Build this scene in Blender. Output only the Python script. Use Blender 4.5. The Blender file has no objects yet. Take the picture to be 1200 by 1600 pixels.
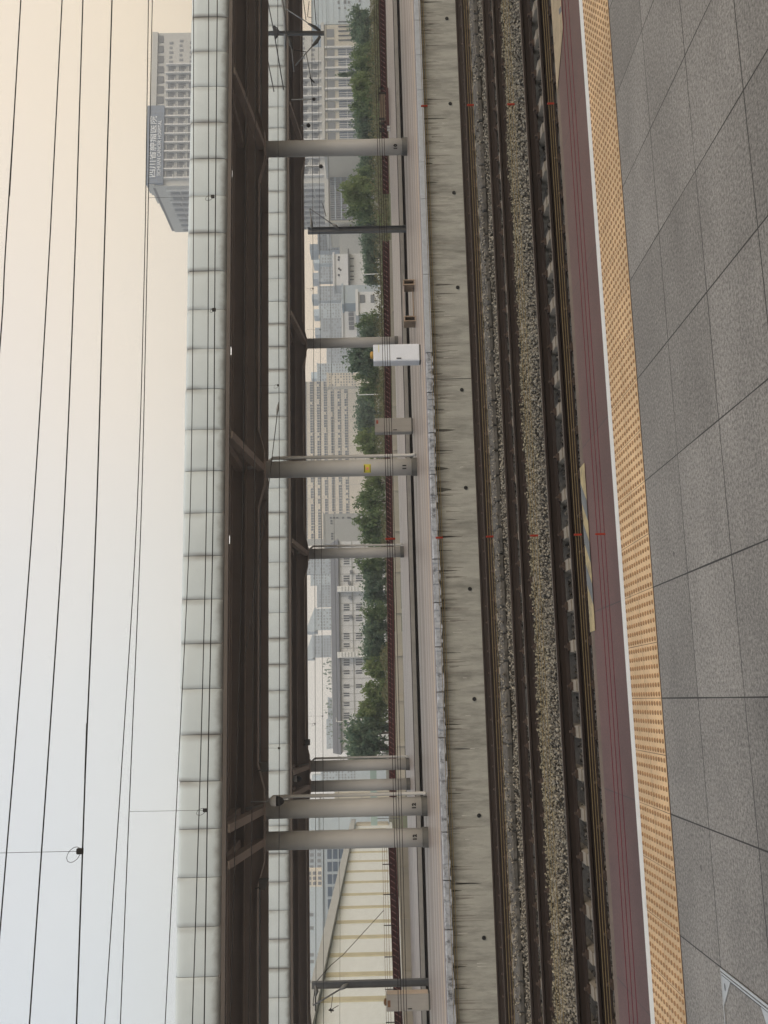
import bpy, math, random
import numpy as np
from mathutils import Vector, Matrix

# ------------------------------------------------------------------ scene, camera, light
SC = bpy.context.scene
COL = SC.collection
random.seed(7)
RNG = np.random.default_rng(11)

FPX = 1509.11                                   # focal length in pixels of the 1200x1600 photograph
CF = Vector((0.19184259, 0.9813923, -0.00809765))   # forward
CR = Vector((0.98115066, -0.19197762, -0.02209013)) # to the right along the tracks
CU = Vector((0.02323365, 0.00370718, 0.99972319))   # up
EYE = Vector((0, 0, 1.52))
cam = bpy.data.cameras.new('camera')
cam.sensor_fit = 'AUTO'; cam.sensor_width = 36.0; cam.lens = FPX / 1600 * 36.0
cam.clip_start = 0.05; cam.clip_end = 6000
camo = bpy.data.objects.new('camera', cam); COL.objects.link(camo)
cx, cy, cz = -CU, CR, -CF                       # the camera is held on its side: picture left is up
camo.matrix_world = Matrix(((cx.x, cy.x, cz.x, EYE.x), (cx.y, cy.y, cz.y, EYE.y), (cx.z, cy.z, cz.z, EYE.z), (0, 0, 0, 1)))
SC.camera = camo
SC.render.resolution_x = 768; SC.render.resolution_y = 1024

SUN_EL, SUN_AZ = 32.0, 142.0                     # azimuth measured from +Y towards +X
W = bpy.data.worlds.new('World'); SC.world = W; W.use_nodes = True
nt = W.node_tree; nt.nodes.clear()
def N(tree, kind, **kw):
    n = tree.nodes.new(kind)
    for k, v in kw.items(): setattr(n, k, v)
    return n
out = N(nt, 'ShaderNodeOutputWorld')
sky = N(nt, 'ShaderNodeTexSky', sky_type='NISHITA', sun_disc=False)
sky.sun_elevation = math.radians(SUN_EL); sky.sun_rotation = math.radians(SUN_AZ)
sky.air_density = 1.6; sky.dust_density = 5.0
bg1 = N(nt, 'ShaderNodeBackground'); bg1.inputs[1].default_value = 0.05
nt.links.new(sky.outputs[0], bg1.inputs[0])
tc = N(nt, 'ShaderNodeTexCoord'); sep = N(nt, 'ShaderNodeSeparateXYZ')
nt.links.new(tc.outputs['Generated'], sep.inputs[0])
nz = N(nt, 'ShaderNodeTexNoise'); nz.inputs['Scale'].default_value = 2.2; nz.inputs['Detail'].default_value = 6
nt.links.new(tc.outputs['Generated'], nz.inputs['Vector'])
ma = N(nt, 'ShaderNodeMath', operation='MULTIPLY_ADD'); ma.inputs[1].default_value = 0.42; 
nt.links.new(nz.outputs['Fac'], ma.inputs[0]); nt.links.new(sep.outputs['X'], ma.inputs[2])
mz = N(nt, 'ShaderNodeMath', operation='MULTIPLY_ADD'); mz.inputs[1].default_value = -0.45
nt.links.new(sep.outputs['Z'], mz.inputs[0]); nt.links.new(ma.outputs[0], mz.inputs[2])
mr = N(nt, 'ShaderNodeMapRange'); mr.inputs[1].default_value = -0.24; mr.inputs[2].default_value = 0.80
nt.links.new(mz.outputs[0], mr.inputs[0])
rp = N(nt, 'ShaderNodeValToRGB')
rp.color_ramp.elements[0].position = 0.0; rp.color_ramp.elements[0].color = (0.47, 0.478, 0.492, 1)
rp.color_ramp.elements[1].position = 1.0; rp.color_ramp.elements[1].color = (0.80, 0.615, 0.40, 1)
e = rp.color_ramp.elements.new(0.30); e.color = (0.575, 0.545, 0.51, 1)
e = rp.color_ramp.elements.new(0.62); e.color = (0.69, 0.585, 0.475, 1)
nt.links.new(mr.outputs[0], rp.inputs[0])
bg2 = N(nt, 'ShaderNodeBackground'); bg2.inputs[1].default_value = 1.04
nt.links.new(rp.outputs[0], bg2.inputs[0])
ad = N(nt, 'ShaderNodeAddShader')
nt.links.new(bg1.outputs[0], ad.inputs[0]); nt.links.new(bg2.outputs[0], ad.inputs[1])
nt.links.new(ad.outputs[0], out.inputs[0])

sun = bpy.data.lights.new('sun', 'SUN'); sun.energy = 0.65; sun.angle = math.radians(40); sun.color = (1.0, 0.985, 0.965)
suno = bpy.data.objects.new('sun', sun); COL.objects.link(suno)
el, az = math.radians(SUN_EL), math.radians(SUN_AZ)
sdir = Vector((math.sin(az) * math.cos(el), math.cos(az) * math.cos(el), math.sin(el)))
suno.rotation_euler = sdir.to_track_quat('Z', 'Y').to_euler()
suno.location = (40, 60, 80)
SC.view_settings.view_transform = 'Standard'; SC.view_settings.look = 'None'
SC.view_settings.exposure = 0.32; SC.view_settings.gamma = 1.0

def at(x, y, Y):
    """point of the plane at distance Y that the photograph shows at pixel (x, y)"""
    d = CF * FPX + CR * (800 - y) - CU * (x - 600)
    return EYE + d * (Y / d.y)
def atz(x, y, Z):
    d = CF * FPX + CR * (800 - y) - CU * (x - 600)
    return EYE + d * ((Z - EYE.z) / d.z)

# ------------------------------------------------------------------ materials
MATS = {}
def mat(name, col, rough=0.7, var=0.12, scale=3.0, bump=0.0, bscale=None, metal=0.0, stretch=(1, 1, 1), dirt=None, dscale=1.0, dlo=0.5, dhi=0.7, spec=0.3, obj=False):
    """principled paint / stone / metal with a two-scale tone variation, optional dirt patches and bump"""
    if name in MATS: return MATS[name]
    m = bpy.data.materials.new(name); m.use_nodes = True; t = m.node_tree
    p = t.nodes['Principled BSDF']
    p.inputs['Roughness'].default_value = rough; p.inputs['Metallic'].default_value = metal
    p.inputs['Specular IOR Level'].default_value = spec
    if obj:
        g = N(t, 'ShaderNodeTexCoord'); src = g.outputs['Object']
    else:
        g = N(t, 'ShaderNodeNewGeometry'); src = g.outputs['Position']
    mp = N(t, 'ShaderNodeMapping'); mp.inputs['Scale'].default_value = stretch
    t.links.new(src, mp.inputs[0])
    n1 = N(t, 'ShaderNodeTexNoise'); n1.inputs['Scale'].default_value = scale; n1.inputs['Detail'].default_value = 6; n1.inputs['Roughness'].default_value = 0.65
    t.links.new(mp.outputs[0], n1.inputs['Vector'])
    r = N(t, 'ShaderNodeMapRange'); r.inputs[1].default_value = 0.3; r.inputs[2].default_value = 0.7
    r.inputs[3].default_value = 1 - var; r.inputs[4].default_value = 1 + var
    t.links.new(n1.outputs['Fac'], r.inputs[0])
    c = N(t, 'ShaderNodeMix', data_type='RGBA', blend_type='MULTIPLY'); c.inputs[0].default_value = 1
    c.inputs[6].default_value = (*col, 1); t.links.new(r.outputs[0], c.inputs[7])
    last = c.outputs[2]
    if dirt:
        n2 = N(t, 'ShaderNodeTexNoise'); n2.inputs['Scale'].default_value = dscale; n2.inputs['Detail'].default_value = 8; n2.inputs['Roughness'].default_value = 0.7
        t.links.new(mp.outputs[0], n2.inputs['Vector'])
        r2 = N(t, 'ShaderNodeMapRange'); r2.inputs[1].default_value = dlo; r2.inputs[2].default_value = dhi
        t.links.new(n2.outputs['Fac'], r2.inputs[0])
        c2 = N(t, 'ShaderNodeMix', data_type='RGBA'); t.links.new(r2.outputs[0], c2.inputs[0])
        t.links.new(last, c2.inputs[6]); c2.inputs[7].default_value = (*dirt, 1); last = c2.outputs[2]
    t.links.new(last, p.inputs['Base Color'])
    if bump:
        b = N(t, 'ShaderNodeBump'); b.inputs['Strength'].default_value = bump; b.inputs['Distance'].default_value = 0.02
        n3 = N(t, 'ShaderNodeTexNoise'); n3.inputs['Scale'].default_value = bscale or scale * 4; n3.inputs['Detail'].default_value = 5
        t.links.new(mp.outputs[0], n3.inputs['Vector'])
        t.links.new(n3.outputs['Fac'], b.inputs['Height']); t.links.new(b.outputs[0], p.inputs['Normal'])
    MATS[name] = m
    return m

def glow(name, col, s):
    m = bpy.data.materials.new(name); m.use_nodes = True
    p = m.node_tree.nodes['Principled BSDF']
    p.inputs['Base Color'].default_value = (*col, 1); p.inputs['Emission Color'].default_value = (*col, 1); p.inputs['Emission Strength'].default_value = s
    return m

def stone_floor(name, col, x0, px, y0, py, joint, jw, speck, rough=0.55, spec=0.35, dark=0.10, amp=0.6):
    """granite slabs: joints on a grid, tone of each slab, crystal speckle, wear patches"""
    m = bpy.data.materials.new(name); m.use_nodes = True; t = m.node_tree
    p = t.nodes['Principled BSDF']; p.inputs['Roughness'].default_value = rough; p.inputs['Specular IOR Level'].default_value = spec
    g = N(t, 'ShaderNodeNewGeometry'); s = N(t, 'ShaderNodeSeparateXYZ'); t.links.new(g.outputs['Position'], s.inputs[0])
    wob = N(t, 'ShaderNodeTexNoise'); wob.inputs['Scale'].default_value = 1.3; t.links.new(g.outputs['Position'], wob.inputs['Vector'])
    def cell(sock, o, pitch):
        a = N(t, 'ShaderNodeMath', operation='SUBTRACT'); a.inputs[1].default_value = o; t.links.new(sock, a.inputs[0])
        b = N(t, 'ShaderNodeMath', operation='DIVIDE'); b.inputs[1].default_value = pitch; t.links.new(a.outputs[0], b.inputs[0])
        fl = N(t, 'ShaderNodeMath', operation='FLOOR'); t.links.new(b.outputs[0], fl.inputs[0])
        fr = N(t, 'ShaderNodeMath', operation='FRACT'); t.links.new(b.outputs[0], fr.inputs[0])
        c = N(t, 'ShaderNodeMath', operation='SUBTRACT'); c.inputs[1].default_value = 0.5; t.links.new(fr.outputs[0], c.inputs[0])
        d = N(t, 'ShaderNodeMath', operation='ABSOLUTE'); t.links.new(c.outputs[0], d.inputs[0])
        w = N(t, 'ShaderNodeMath', operation='MULTIPLY_ADD'); w.inputs[1].default_value = -jw * 1.6 / pitch; w.inputs[2].default_value = 0.5 - jw * 0.1 / pitch
        t.links.new(wob.outputs['Fac'], w.inputs[0])
        h = N(t, 'ShaderNodeMath', operation='GREATER_THAN'); t.links.new(d.outputs[0], h.inputs[0]); t.links.new(w.outputs[0], h.inputs[1])
        return fl.outputs[0], h.outputs[0]
    fx, hx = cell(s.outputs['X'], x0, px); fy, hy = cell(s.outputs['Y'], y0, py)
    mx = N(t, 'ShaderNodeMath', operation='MAXIMUM'); t.links.new(hx, mx.inputs[0]); t.links.new(hy, mx.inputs[1])
    cm = N(t, 'ShaderNodeCombineXYZ'); t.links.new(fx, cm.inputs[0]); t.links.new(fy, cm.inputs[1])
    wn = N(t, 'ShaderNodeTexWhiteNoise', noise_dimensions='3D'); t.links.new(cm.outputs[0], wn.inputs['Vector'])
    tone = N(t, 'ShaderNodeMapRange'); tone.inputs[3].default_value = 1 - dark; tone.inputs[4].default_value = 1 + dark
    t.links.new(wn.outputs['Value'], tone.inputs[0])
    sp = N(t, 'ShaderNodeTexNoise'); sp.inputs['Scale'].default_value = speck; sp.inputs['Detail'].default_value = 3; sp.inputs['Roughness'].default_value = 0.8
    t.links.new(g.outputs['Position'], sp.inputs['Vector'])
    spr = N(t, 'ShaderNodeMapRange'); spr.inputs[1].default_value = 0.33; spr.inputs[2].default_value = 0.70; spr.inputs[3].default_value = 1-amp*0.75; spr.inputs[4].default_value = 1+amp
    t.links.new(sp.outputs['Fac'], spr.inputs[0])
    pt = N(t, 'ShaderNodeTexNoise'); pt.inputs['Scale'].default_value = 2.3; pt.inputs['Detail'].default_value = 7; pt.inputs['Roughness'].default_value = 0.7
    t.links.new(g.outputs['Position'], pt.inputs['Vector'])
    ptr = N(t, 'ShaderNodeMapRange'); ptr.inputs[1].default_value = 0.3; ptr.inputs[2].default_value = 0.7; ptr.inputs[3].default_value = 0.84; ptr.inputs[4].default_value = 1.14
    t.links.new(pt.outputs['Fac'], ptr.inputs[0])
    a = N(t, 'ShaderNodeMath', operation='MULTIPLY'); t.links.new(tone.outputs[0], a.inputs[0]); t.links.new(spr.outputs[0], a.inputs[1])
    b = N(t, 'ShaderNodeMath', operation='MULTIPLY'); t.links.new(a.outputs[0], b.inputs[0]); t.links.new(ptr.outputs[0], b.inputs[1])
    vo = N(t, 'ShaderNodeTexVoronoi'); vo.inputs['Scale'].default_value = 1.9; t.links.new(g.outputs['Position'], vo.inputs['Vector'])
    vd = N(t, 'ShaderNodeMath', operation='MULTIPLY_ADD'); vd.inputs[1].default_value = 0.035; t.links.new(sp.outputs['Fac'], vd.inputs[0]); t.links.new(vo.outputs['Distance'], vd.inputs[2])
    gum = N(t, 'ShaderNodeMapRange'); gum.inputs[1].default_value = 0.040; gum.inputs[2].default_value = 0.052; gum.inputs[3].default_value = 0.5; gum.inputs[4].default_value = 1.0
    t.links.new(vd.outputs[0], gum.inputs[0])
    lw = N(t, 'ShaderNodeMapping'); lw.inputs['Scale'].default_value = (0.5, 1.6, 1); t.links.new(g.outputs['Position'], lw.inputs[0])
    wr = N(t, 'ShaderNodeTexNoise'); wr.inputs['Scale'].default_value = 0.9; wr.inputs['Detail'].default_value = 5; t.links.new(lw.outputs[0], wr.inputs['Vector'])
    wrr = N(t, 'ShaderNodeMapRange'); wrr.inputs[1].default_value = 0.35; wrr.inputs[2].default_value = 0.65; wrr.inputs[3].default_value = 0.86; wrr.inputs[4].default_value = 1.12; t.links.new(wr.outputs['Fac'], wrr.inputs[0])
    b1 = N(t, 'ShaderNodeMath', operation='MULTIPLY'); t.links.new(b.outputs[0], b1.inputs[0]); t.links.new(gum.outputs[0], b1.inputs[1])
    b2 = N(t, 'ShaderNodeMath', operation='MULTIPLY'); t.links.new(b1.outputs[0], b2.inputs[0]); t.links.new(wrr.outputs[0], b2.inputs[1])
    c = N(t, 'ShaderNodeMix', data_type='RGBA', blend_type='MULTIPLY'); c.inputs[0].default_value = 1; c.inputs[6].default_value = (*col, 1)
    t.links.new(b2.outputs[0], c.inputs[7])
    j = N(t, 'ShaderNodeMix', data_type='RGBA'); t.links.new(mx.outputs[0], j.inputs[0]); t.links.new(c.outputs[2], j.inputs[6]); j.inputs[7].default_value = (*joint, 1)
    t.links.new(j.outputs[2], p.inputs['Base Color'])
    bu = N(t, 'ShaderNodeBump'); bu.inputs['Strength'].default_value = 0.25; bu.inputs['Distance'].default_value = 0.004
    t.links.new(sp.outputs['Fac'], bu.inputs['Height']); t.links.new(bu.outputs[0], p.inputs['Normal'])
    return m

def two_tone(name, a, b, scale, rough=0.8, detail=4, lo=0.35, hi=0.65):
    """mottled natural surface: leaves, soil, stones"""
    m = bpy.data.materials.new(name); m.use_nodes = True; t = m.node_tree
    p = t.nodes['Principled BSDF']; p.inputs['Roughness'].default_value = rough; p.inputs['Specular IOR Level'].default_value = 0.2
    g = N(t, 'ShaderNodeNewGeometry')
    n = N(t, 'ShaderNodeTexNoise'); n.inputs['Scale'].default_value = scale; n.inputs['Detail'].default_value = detail
    t.links.new(g.outputs['Position'], n.inputs['Vector'])
    r = N(t, 'ShaderNodeMapRange'); r.inputs[1].default_value = lo; r.inputs[2].default_value = hi; t.links.new(n.outputs['Fac'], r.inputs[0])
    c = N(t, 'ShaderNodeMix', data_type='RGBA'); t.links.new(r.outputs[0], c.inputs[0])
    c.inputs[6].default_value = (*a, 1); c.inputs[7].default_value = (*b, 1)
    t.links.new(c.outputs[2], p.inputs['Base Color'])
    return m

def grime_shade_panel(name, col, grime_shade, width):
    '''sheet metal panel with dirt and painted shading beside its joints, dirt along its lower edge'''
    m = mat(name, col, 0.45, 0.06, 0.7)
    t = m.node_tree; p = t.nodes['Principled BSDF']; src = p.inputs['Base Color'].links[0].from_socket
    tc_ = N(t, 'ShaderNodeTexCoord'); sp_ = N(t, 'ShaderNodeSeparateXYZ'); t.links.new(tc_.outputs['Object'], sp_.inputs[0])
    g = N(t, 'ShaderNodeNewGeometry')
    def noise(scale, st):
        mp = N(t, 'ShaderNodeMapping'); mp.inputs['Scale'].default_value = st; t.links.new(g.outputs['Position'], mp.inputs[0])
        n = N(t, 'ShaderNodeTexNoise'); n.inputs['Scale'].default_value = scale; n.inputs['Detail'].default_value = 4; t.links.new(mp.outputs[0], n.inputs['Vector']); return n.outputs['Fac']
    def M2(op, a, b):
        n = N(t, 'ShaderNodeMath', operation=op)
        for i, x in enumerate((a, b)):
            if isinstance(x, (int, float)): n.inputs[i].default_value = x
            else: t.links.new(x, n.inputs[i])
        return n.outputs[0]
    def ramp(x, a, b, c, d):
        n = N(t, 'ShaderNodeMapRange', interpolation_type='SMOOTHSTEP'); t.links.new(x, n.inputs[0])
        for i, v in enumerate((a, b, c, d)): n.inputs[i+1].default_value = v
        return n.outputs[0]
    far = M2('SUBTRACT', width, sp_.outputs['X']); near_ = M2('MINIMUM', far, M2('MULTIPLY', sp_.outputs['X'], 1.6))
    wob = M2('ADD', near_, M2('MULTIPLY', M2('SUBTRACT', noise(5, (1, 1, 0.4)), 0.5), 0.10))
    a = M2('MULTIPLY', ramp(wob, -0.03, 0.25, 1.0, 0.0), ramp(noise(0.9, (1, 1, 0.5)), 0.32, 0.66, 0.05, 0.95))  # seam darkening: dirt together with joint shading, both put into the colour
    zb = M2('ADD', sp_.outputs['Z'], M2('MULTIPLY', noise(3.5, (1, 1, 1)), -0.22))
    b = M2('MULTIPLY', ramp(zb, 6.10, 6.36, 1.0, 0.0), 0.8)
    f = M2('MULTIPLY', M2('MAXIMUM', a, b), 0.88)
    c = N(t, 'ShaderNodeMix', data_type='RGBA'); t.links.new(f, c.inputs[0]); t.links.new(src, c.inputs[6]); c.inputs[7].default_value = (*grime_shade, 1)
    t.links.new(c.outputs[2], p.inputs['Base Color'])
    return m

def leaf_mat(name, a, b):
    m = two_tone(name, a, b, 1.7, 0.8, 5, 0.40, 0.60); t = m.node_tree; p = t.nodes['Principled BSDF']
    tr = N(t, 'ShaderNodeBsdfTranslucent'); t.links.new(p.inputs['Base Color'].links[0].from_socket, tr.inputs[0])
    mx = N(t, 'ShaderNodeMixShader'); mx.inputs[0].default_value = 0.6
    t.links.new(p.outputs[0], mx.inputs[1]); t.links.new(tr.outputs[0], mx.inputs[2])
    t.links.new(mx.outputs[0], [n for n in t.nodes if n.type == 'OUTPUT_MATERIAL'][0].inputs[0])
    return m

M = dict(
    stone=stone_floor('platform_granite', (0.280, 0.264, 0.242), -0.622, 0.6014, 5.303, 0.6025, (0.028, 0.026, 0.024), 0.0040, 62, amp=0.72, dark=0.13),
    maroon=stone_floor('maroon_edge_paving', (0.118, 0.052, 0.046), -0.622, 1.2028, 5.9, 3.0, (0.05, 0.032, 0.03), 0.004, 60, rough=0.5, dark=0.10, amp=0.35),
    nosing=mat('edge_nosing', (0.16, 0.115, 0.085), 0.6, 0.25, 5, bump=0.2),
    tact=stone_floor('tactile_ceramic', (0.85, 0.59, 0.325), -0.622, 0.3007, 5.31, 0.31, (0.24, 0.125, 0.06), 0.002, 30, rough=0.5, dark=0.04, amp=0.08),
    stud=mat('tactile_stud_dirt_shade', (0.45, 0.27, 0.14), 0.6, 0.2, 12),  # darker than the tiles: dirt rings and stud shadow in one brown
    white=mat('line_paint', (0.90, 0.90, 0.86), 0.6, 0.06, 9, dirt=(0.62, 0.60, 0.56), dscale=7, dlo=0.58, dhi=0.8),
    conc=mat('wall_concrete', (0.325, 0.325, 0.295), 0.85, 0.16, 1.7, stretch=(2.2, 1, 0.45), dirt=(0.13, 0.13, 0.115), dscale=1.6, dlo=0.47, dhi=0.76, bump=0.15),
    dark=mat('recess_shadow_concrete', (0.09, 0.085, 0.07), 0.9, 0.2, 3),
    cope=mat('coping_granite', (0.36, 0.385, 0.42), 0.75, 0.12, 6, bump=0.2),
    cope_old=mat('worn_coping_granite', (0.33, 0.35, 0.385), 0.85, 0.3, 7, bump=0.6, bscale=14, dirt=(0.06, 0.06, 0.065), dscale=5, dlo=0.52, dhi=0.68),
    pave=mat('far_platform_paving', (0.405, 0.37, 0.34), 0.34, 0.36, 1.9, stretch=(0.04, 2.6, 1), dirt=(0.29, 0.24, 0.235), dscale=1.7, dlo=0.44, dhi=0.58),
    yline=mat('worn_cream_line', (0.58, 0.47, 0.33), 0.7, 0.2, 4),
    rail=mat('rusty_rail', (0.027, 0.018, 0.014), 0.75, 0.25, 4, stretch=(0.5, 2, 2)),
    railtop=mat('worn_rail_head', (0.15, 0.12, 0.10), 0.4, 0.15, 3, metal=0.7, stretch=(0.3, 3, 3)),
    sleeper=mat('sleeper_concrete', (0.235, 0.21, 0.175), 0.9, 0.2, 5, bump=0.3),
    clip=mat('rusty_clip', (0.07, 0.05, 0.04), 0.8, 0.2, 9),
    trough=mat('trough_concrete', (0.105, 0.098, 0.088), 0.9, 0.3, 4, bump=0.4, dirt=(0.05, 0.05, 0.05), dscale=2.5, dlo=0.5, dhi=0.7),
    bed=two_tone('ballast_floor', (0.06, 0.055, 0.05), (0.13, 0.12, 0.105), 22),
    stones=two_tone('ballast_stone', (0.048, 0.042, 0.036), (0.36, 0.33, 0.27), 19, 0.85, 2, 0.38, 0.66),
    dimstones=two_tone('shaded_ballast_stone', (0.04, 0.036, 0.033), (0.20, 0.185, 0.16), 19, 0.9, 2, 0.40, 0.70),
    mossy=two_tone('mossy_ballast_stone', (0.05, 0.042, 0.03), (0.36, 0.325, 0.235), 19, 0.9, 2, 0.38, 0.66),
    brown=mat('brown_steel_paint', (0.30, 0.25, 0.215), 0.55, 0.1, 0.8),
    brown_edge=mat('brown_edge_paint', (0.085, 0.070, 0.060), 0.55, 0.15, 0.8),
    deck=mat('brown_roof_deck', (0.16, 0.13, 0.115), 0.6, 0.15, 0.6, stretch=(8, 0.4, 1)),
    fascia=grime_shade_panel('fascia_white_metal', (0.505, 0.565, 0.585), (0.135, 0.12, 0.105), 1.3333),
    fascia_plain=mat('rear_fascia_metal', (0.45, 0.50, 0.51), 0.5),
    fascia_seam=mat('fascia_joint', (0.12, 0.11, 0.10), 0.8),
    column=mat('column_grey_paint', (0.475, 0.48, 0.475), 0.5, 0.05, 1.3),
    skirt=mat('column_skirt', (0.10, 0.10, 0.095), 0.6, 0.15, 4),
    ink=mat('black_ink', (0.012, 0.012, 0.012), 0.6),
    yellow=mat('yellow_sign_paint', (0.62, 0.55, 0.06), 0.5, 0.08, 6),
    orange=mat('orange_paint', (0.70, 0.30, 0.16), 0.5),
    red=mat('red_plastic', (0.33, 0.04, 0.025), 0.5),
    rope_y=mat('yellow_rope', (0.26, 0.205, 0.105), 0.6, 0.2, 30),
    rope_r=mat('crimson_rope', (0.17, 0.025, 0.045), 0.6, 0.2, 30),
    rope_d=mat('dark_rope', (0.055, 0.05, 0.05), 0.6, 0.2, 30),
    wire=mat('wire_black', (0.022, 0.02, 0.018), 0.6),
    steel=mat('grey_mast_steel', (0.14, 0.145, 0.15), 0.55, 0.15, 2, metal=0.2),
    galv=mat('galvanised_steel', (0.34, 0.36, 0.37), 0.45, 0.12, 6, metal=0.4),
    insul=mat('insulator_glaze', (0.16, 0.16, 0.15), 0.3),
    black=mat('black_plastic', (0.02, 0.02, 0.02), 0.4),
    wplastic=mat('white_plastic', (0.66, 0.68, 0.68), 0.4),
    cabw=mat('white_cabinet_paint', (0.60, 0.64, 0.70), 0.35, 0.04, 1),
    cabg=mat('grey_cabinet_paint', (0.36, 0.35, 0.335), 0.45, 0.06, 1.5, stretch=(6, 1, 1)),
    cabs=mat('lit_cream_cabinet_side', (0.66, 0.56, 0.47), 0.5, 0.05, 2),
    ssteel=mat('stainless_steel', (0.62, 0.63, 0.63), 0.28, 0.08, 20, metal=0.75),
    lattice=mat('red_lattice_paint', (0.145, 0.030, 0.030), 0.7, 0.2, 3),
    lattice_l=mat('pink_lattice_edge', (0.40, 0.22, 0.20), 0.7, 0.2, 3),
    cream=mat('cream_render', (0.52, 0.49, 0.42), 0.8, 0.08, 0.7, stretch=(1, 1, 0.3)),
    maroon2=mat('maroon_steel', (0.085, 0.022, 0.022), 0.6, 0.15, 2),
    brownp=mat('brown_board', (0.25, 0.19, 0.14), 0.7, 0.2, 2),
    soil=two_tone('yard_soil', (0.12, 0.095, 0.07), (0.10, 0.115, 0.06), 0.16, 0.95, 7),
    leafa=leaf_mat('leaf_mid_green', (0.10, 0.165, 0.078), (0.23, 0.30, 0.15)),
    leafb=leaf_mat('leaf_dark_green', (0.095, 0.16, 0.115), (0.21, 0.28, 0.19)),
    leafc=leaf_mat('leaf_yellow_green', (0.13, 0.19, 0.075), (0.26, 0.32, 0.15)),
    leafd=leaf_mat('leaf_olive', (0.10, 0.11, 0.06), (0.20, 0.195, 0.11)),
    bark=mat('bark', (0.085, 0.07, 0.055), 0.9, 0.3, 6),
    hosp=mat('tower_grey_cladding', (0.47, 0.475, 0.455), 0.7, 0.05, 0.1),
    hospw=mat('tower_white_fin', (0.60, 0.61, 0.61), 0.6),
    hospc=mat('tower_cream_wall', (0.50, 0.475, 0.40), 0.7, 0.05, 0.1),
    recess=mat('tower_recess_grey', (0.165, 0.18, 0.20), 0.6, 0.12, 0.25),
    glass=mat('dark_window_glass', (0.05, 0.062, 0.08), 0.3, 0.3, 0.2, spec=0.35),
    bglass=mat('blue_window_glass', (0.06, 0.09, 0.135), 0.35, 0.25, 0.15, spec=0.3),
    sign=mat('sign_blue_glass', (0.12, 0.165, 0.235), 0.3, 0.15, 0.3),
    letters=mat('pale_sign_letter', (0.80, 0.84, 0.88), 0.5),
    slab=mat('slab_cream_panel', (0.70, 0.645, 0.545), 0.75, 0.06, 0.15),
    greyb=mat('grey_render', (0.33, 0.345, 0.34), 0.8, 0.06, 0.1),
    palew=mat('pale_wall', (0.56, 0.58, 0.60), 0.8, 0.08, 0.2),
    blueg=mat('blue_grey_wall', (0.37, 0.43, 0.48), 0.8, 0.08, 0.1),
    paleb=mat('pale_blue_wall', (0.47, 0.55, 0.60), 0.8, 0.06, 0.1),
    roofd=mat('dark_roof', (0.12, 0.125, 0.135), 0.8, 0.15, 0.4),
    ware=mat('warehouse_cream_sheet', (0.74, 0.80, 0.83), 0.7, 0.05, 0.5, stretch=(1, 1, 4), bump=0.1),
    olive=mat('olive_stripe', (0.52, 0.495, 0.37), 0.7, 0.12, 0.8),
    roofm=mat('grey_roof_sheet', (0.44, 0.465, 0.475), 0.6, 0.08, 0.4),
    teal=mat('teal_panel', (0.33, 0.43, 0.41), 0.7, 0.08, 0.5),
    sealth=mat('tile_joint_dark', (0.03, 0.03, 0.03), 0.8),
)
LAMP = glow('lit_lamp', (1.0, 0.97, 0.9), 1.0)
SIGNAL = mat('amber_beacon', (0.40, 0.24, 0.05), 0.35)

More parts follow.
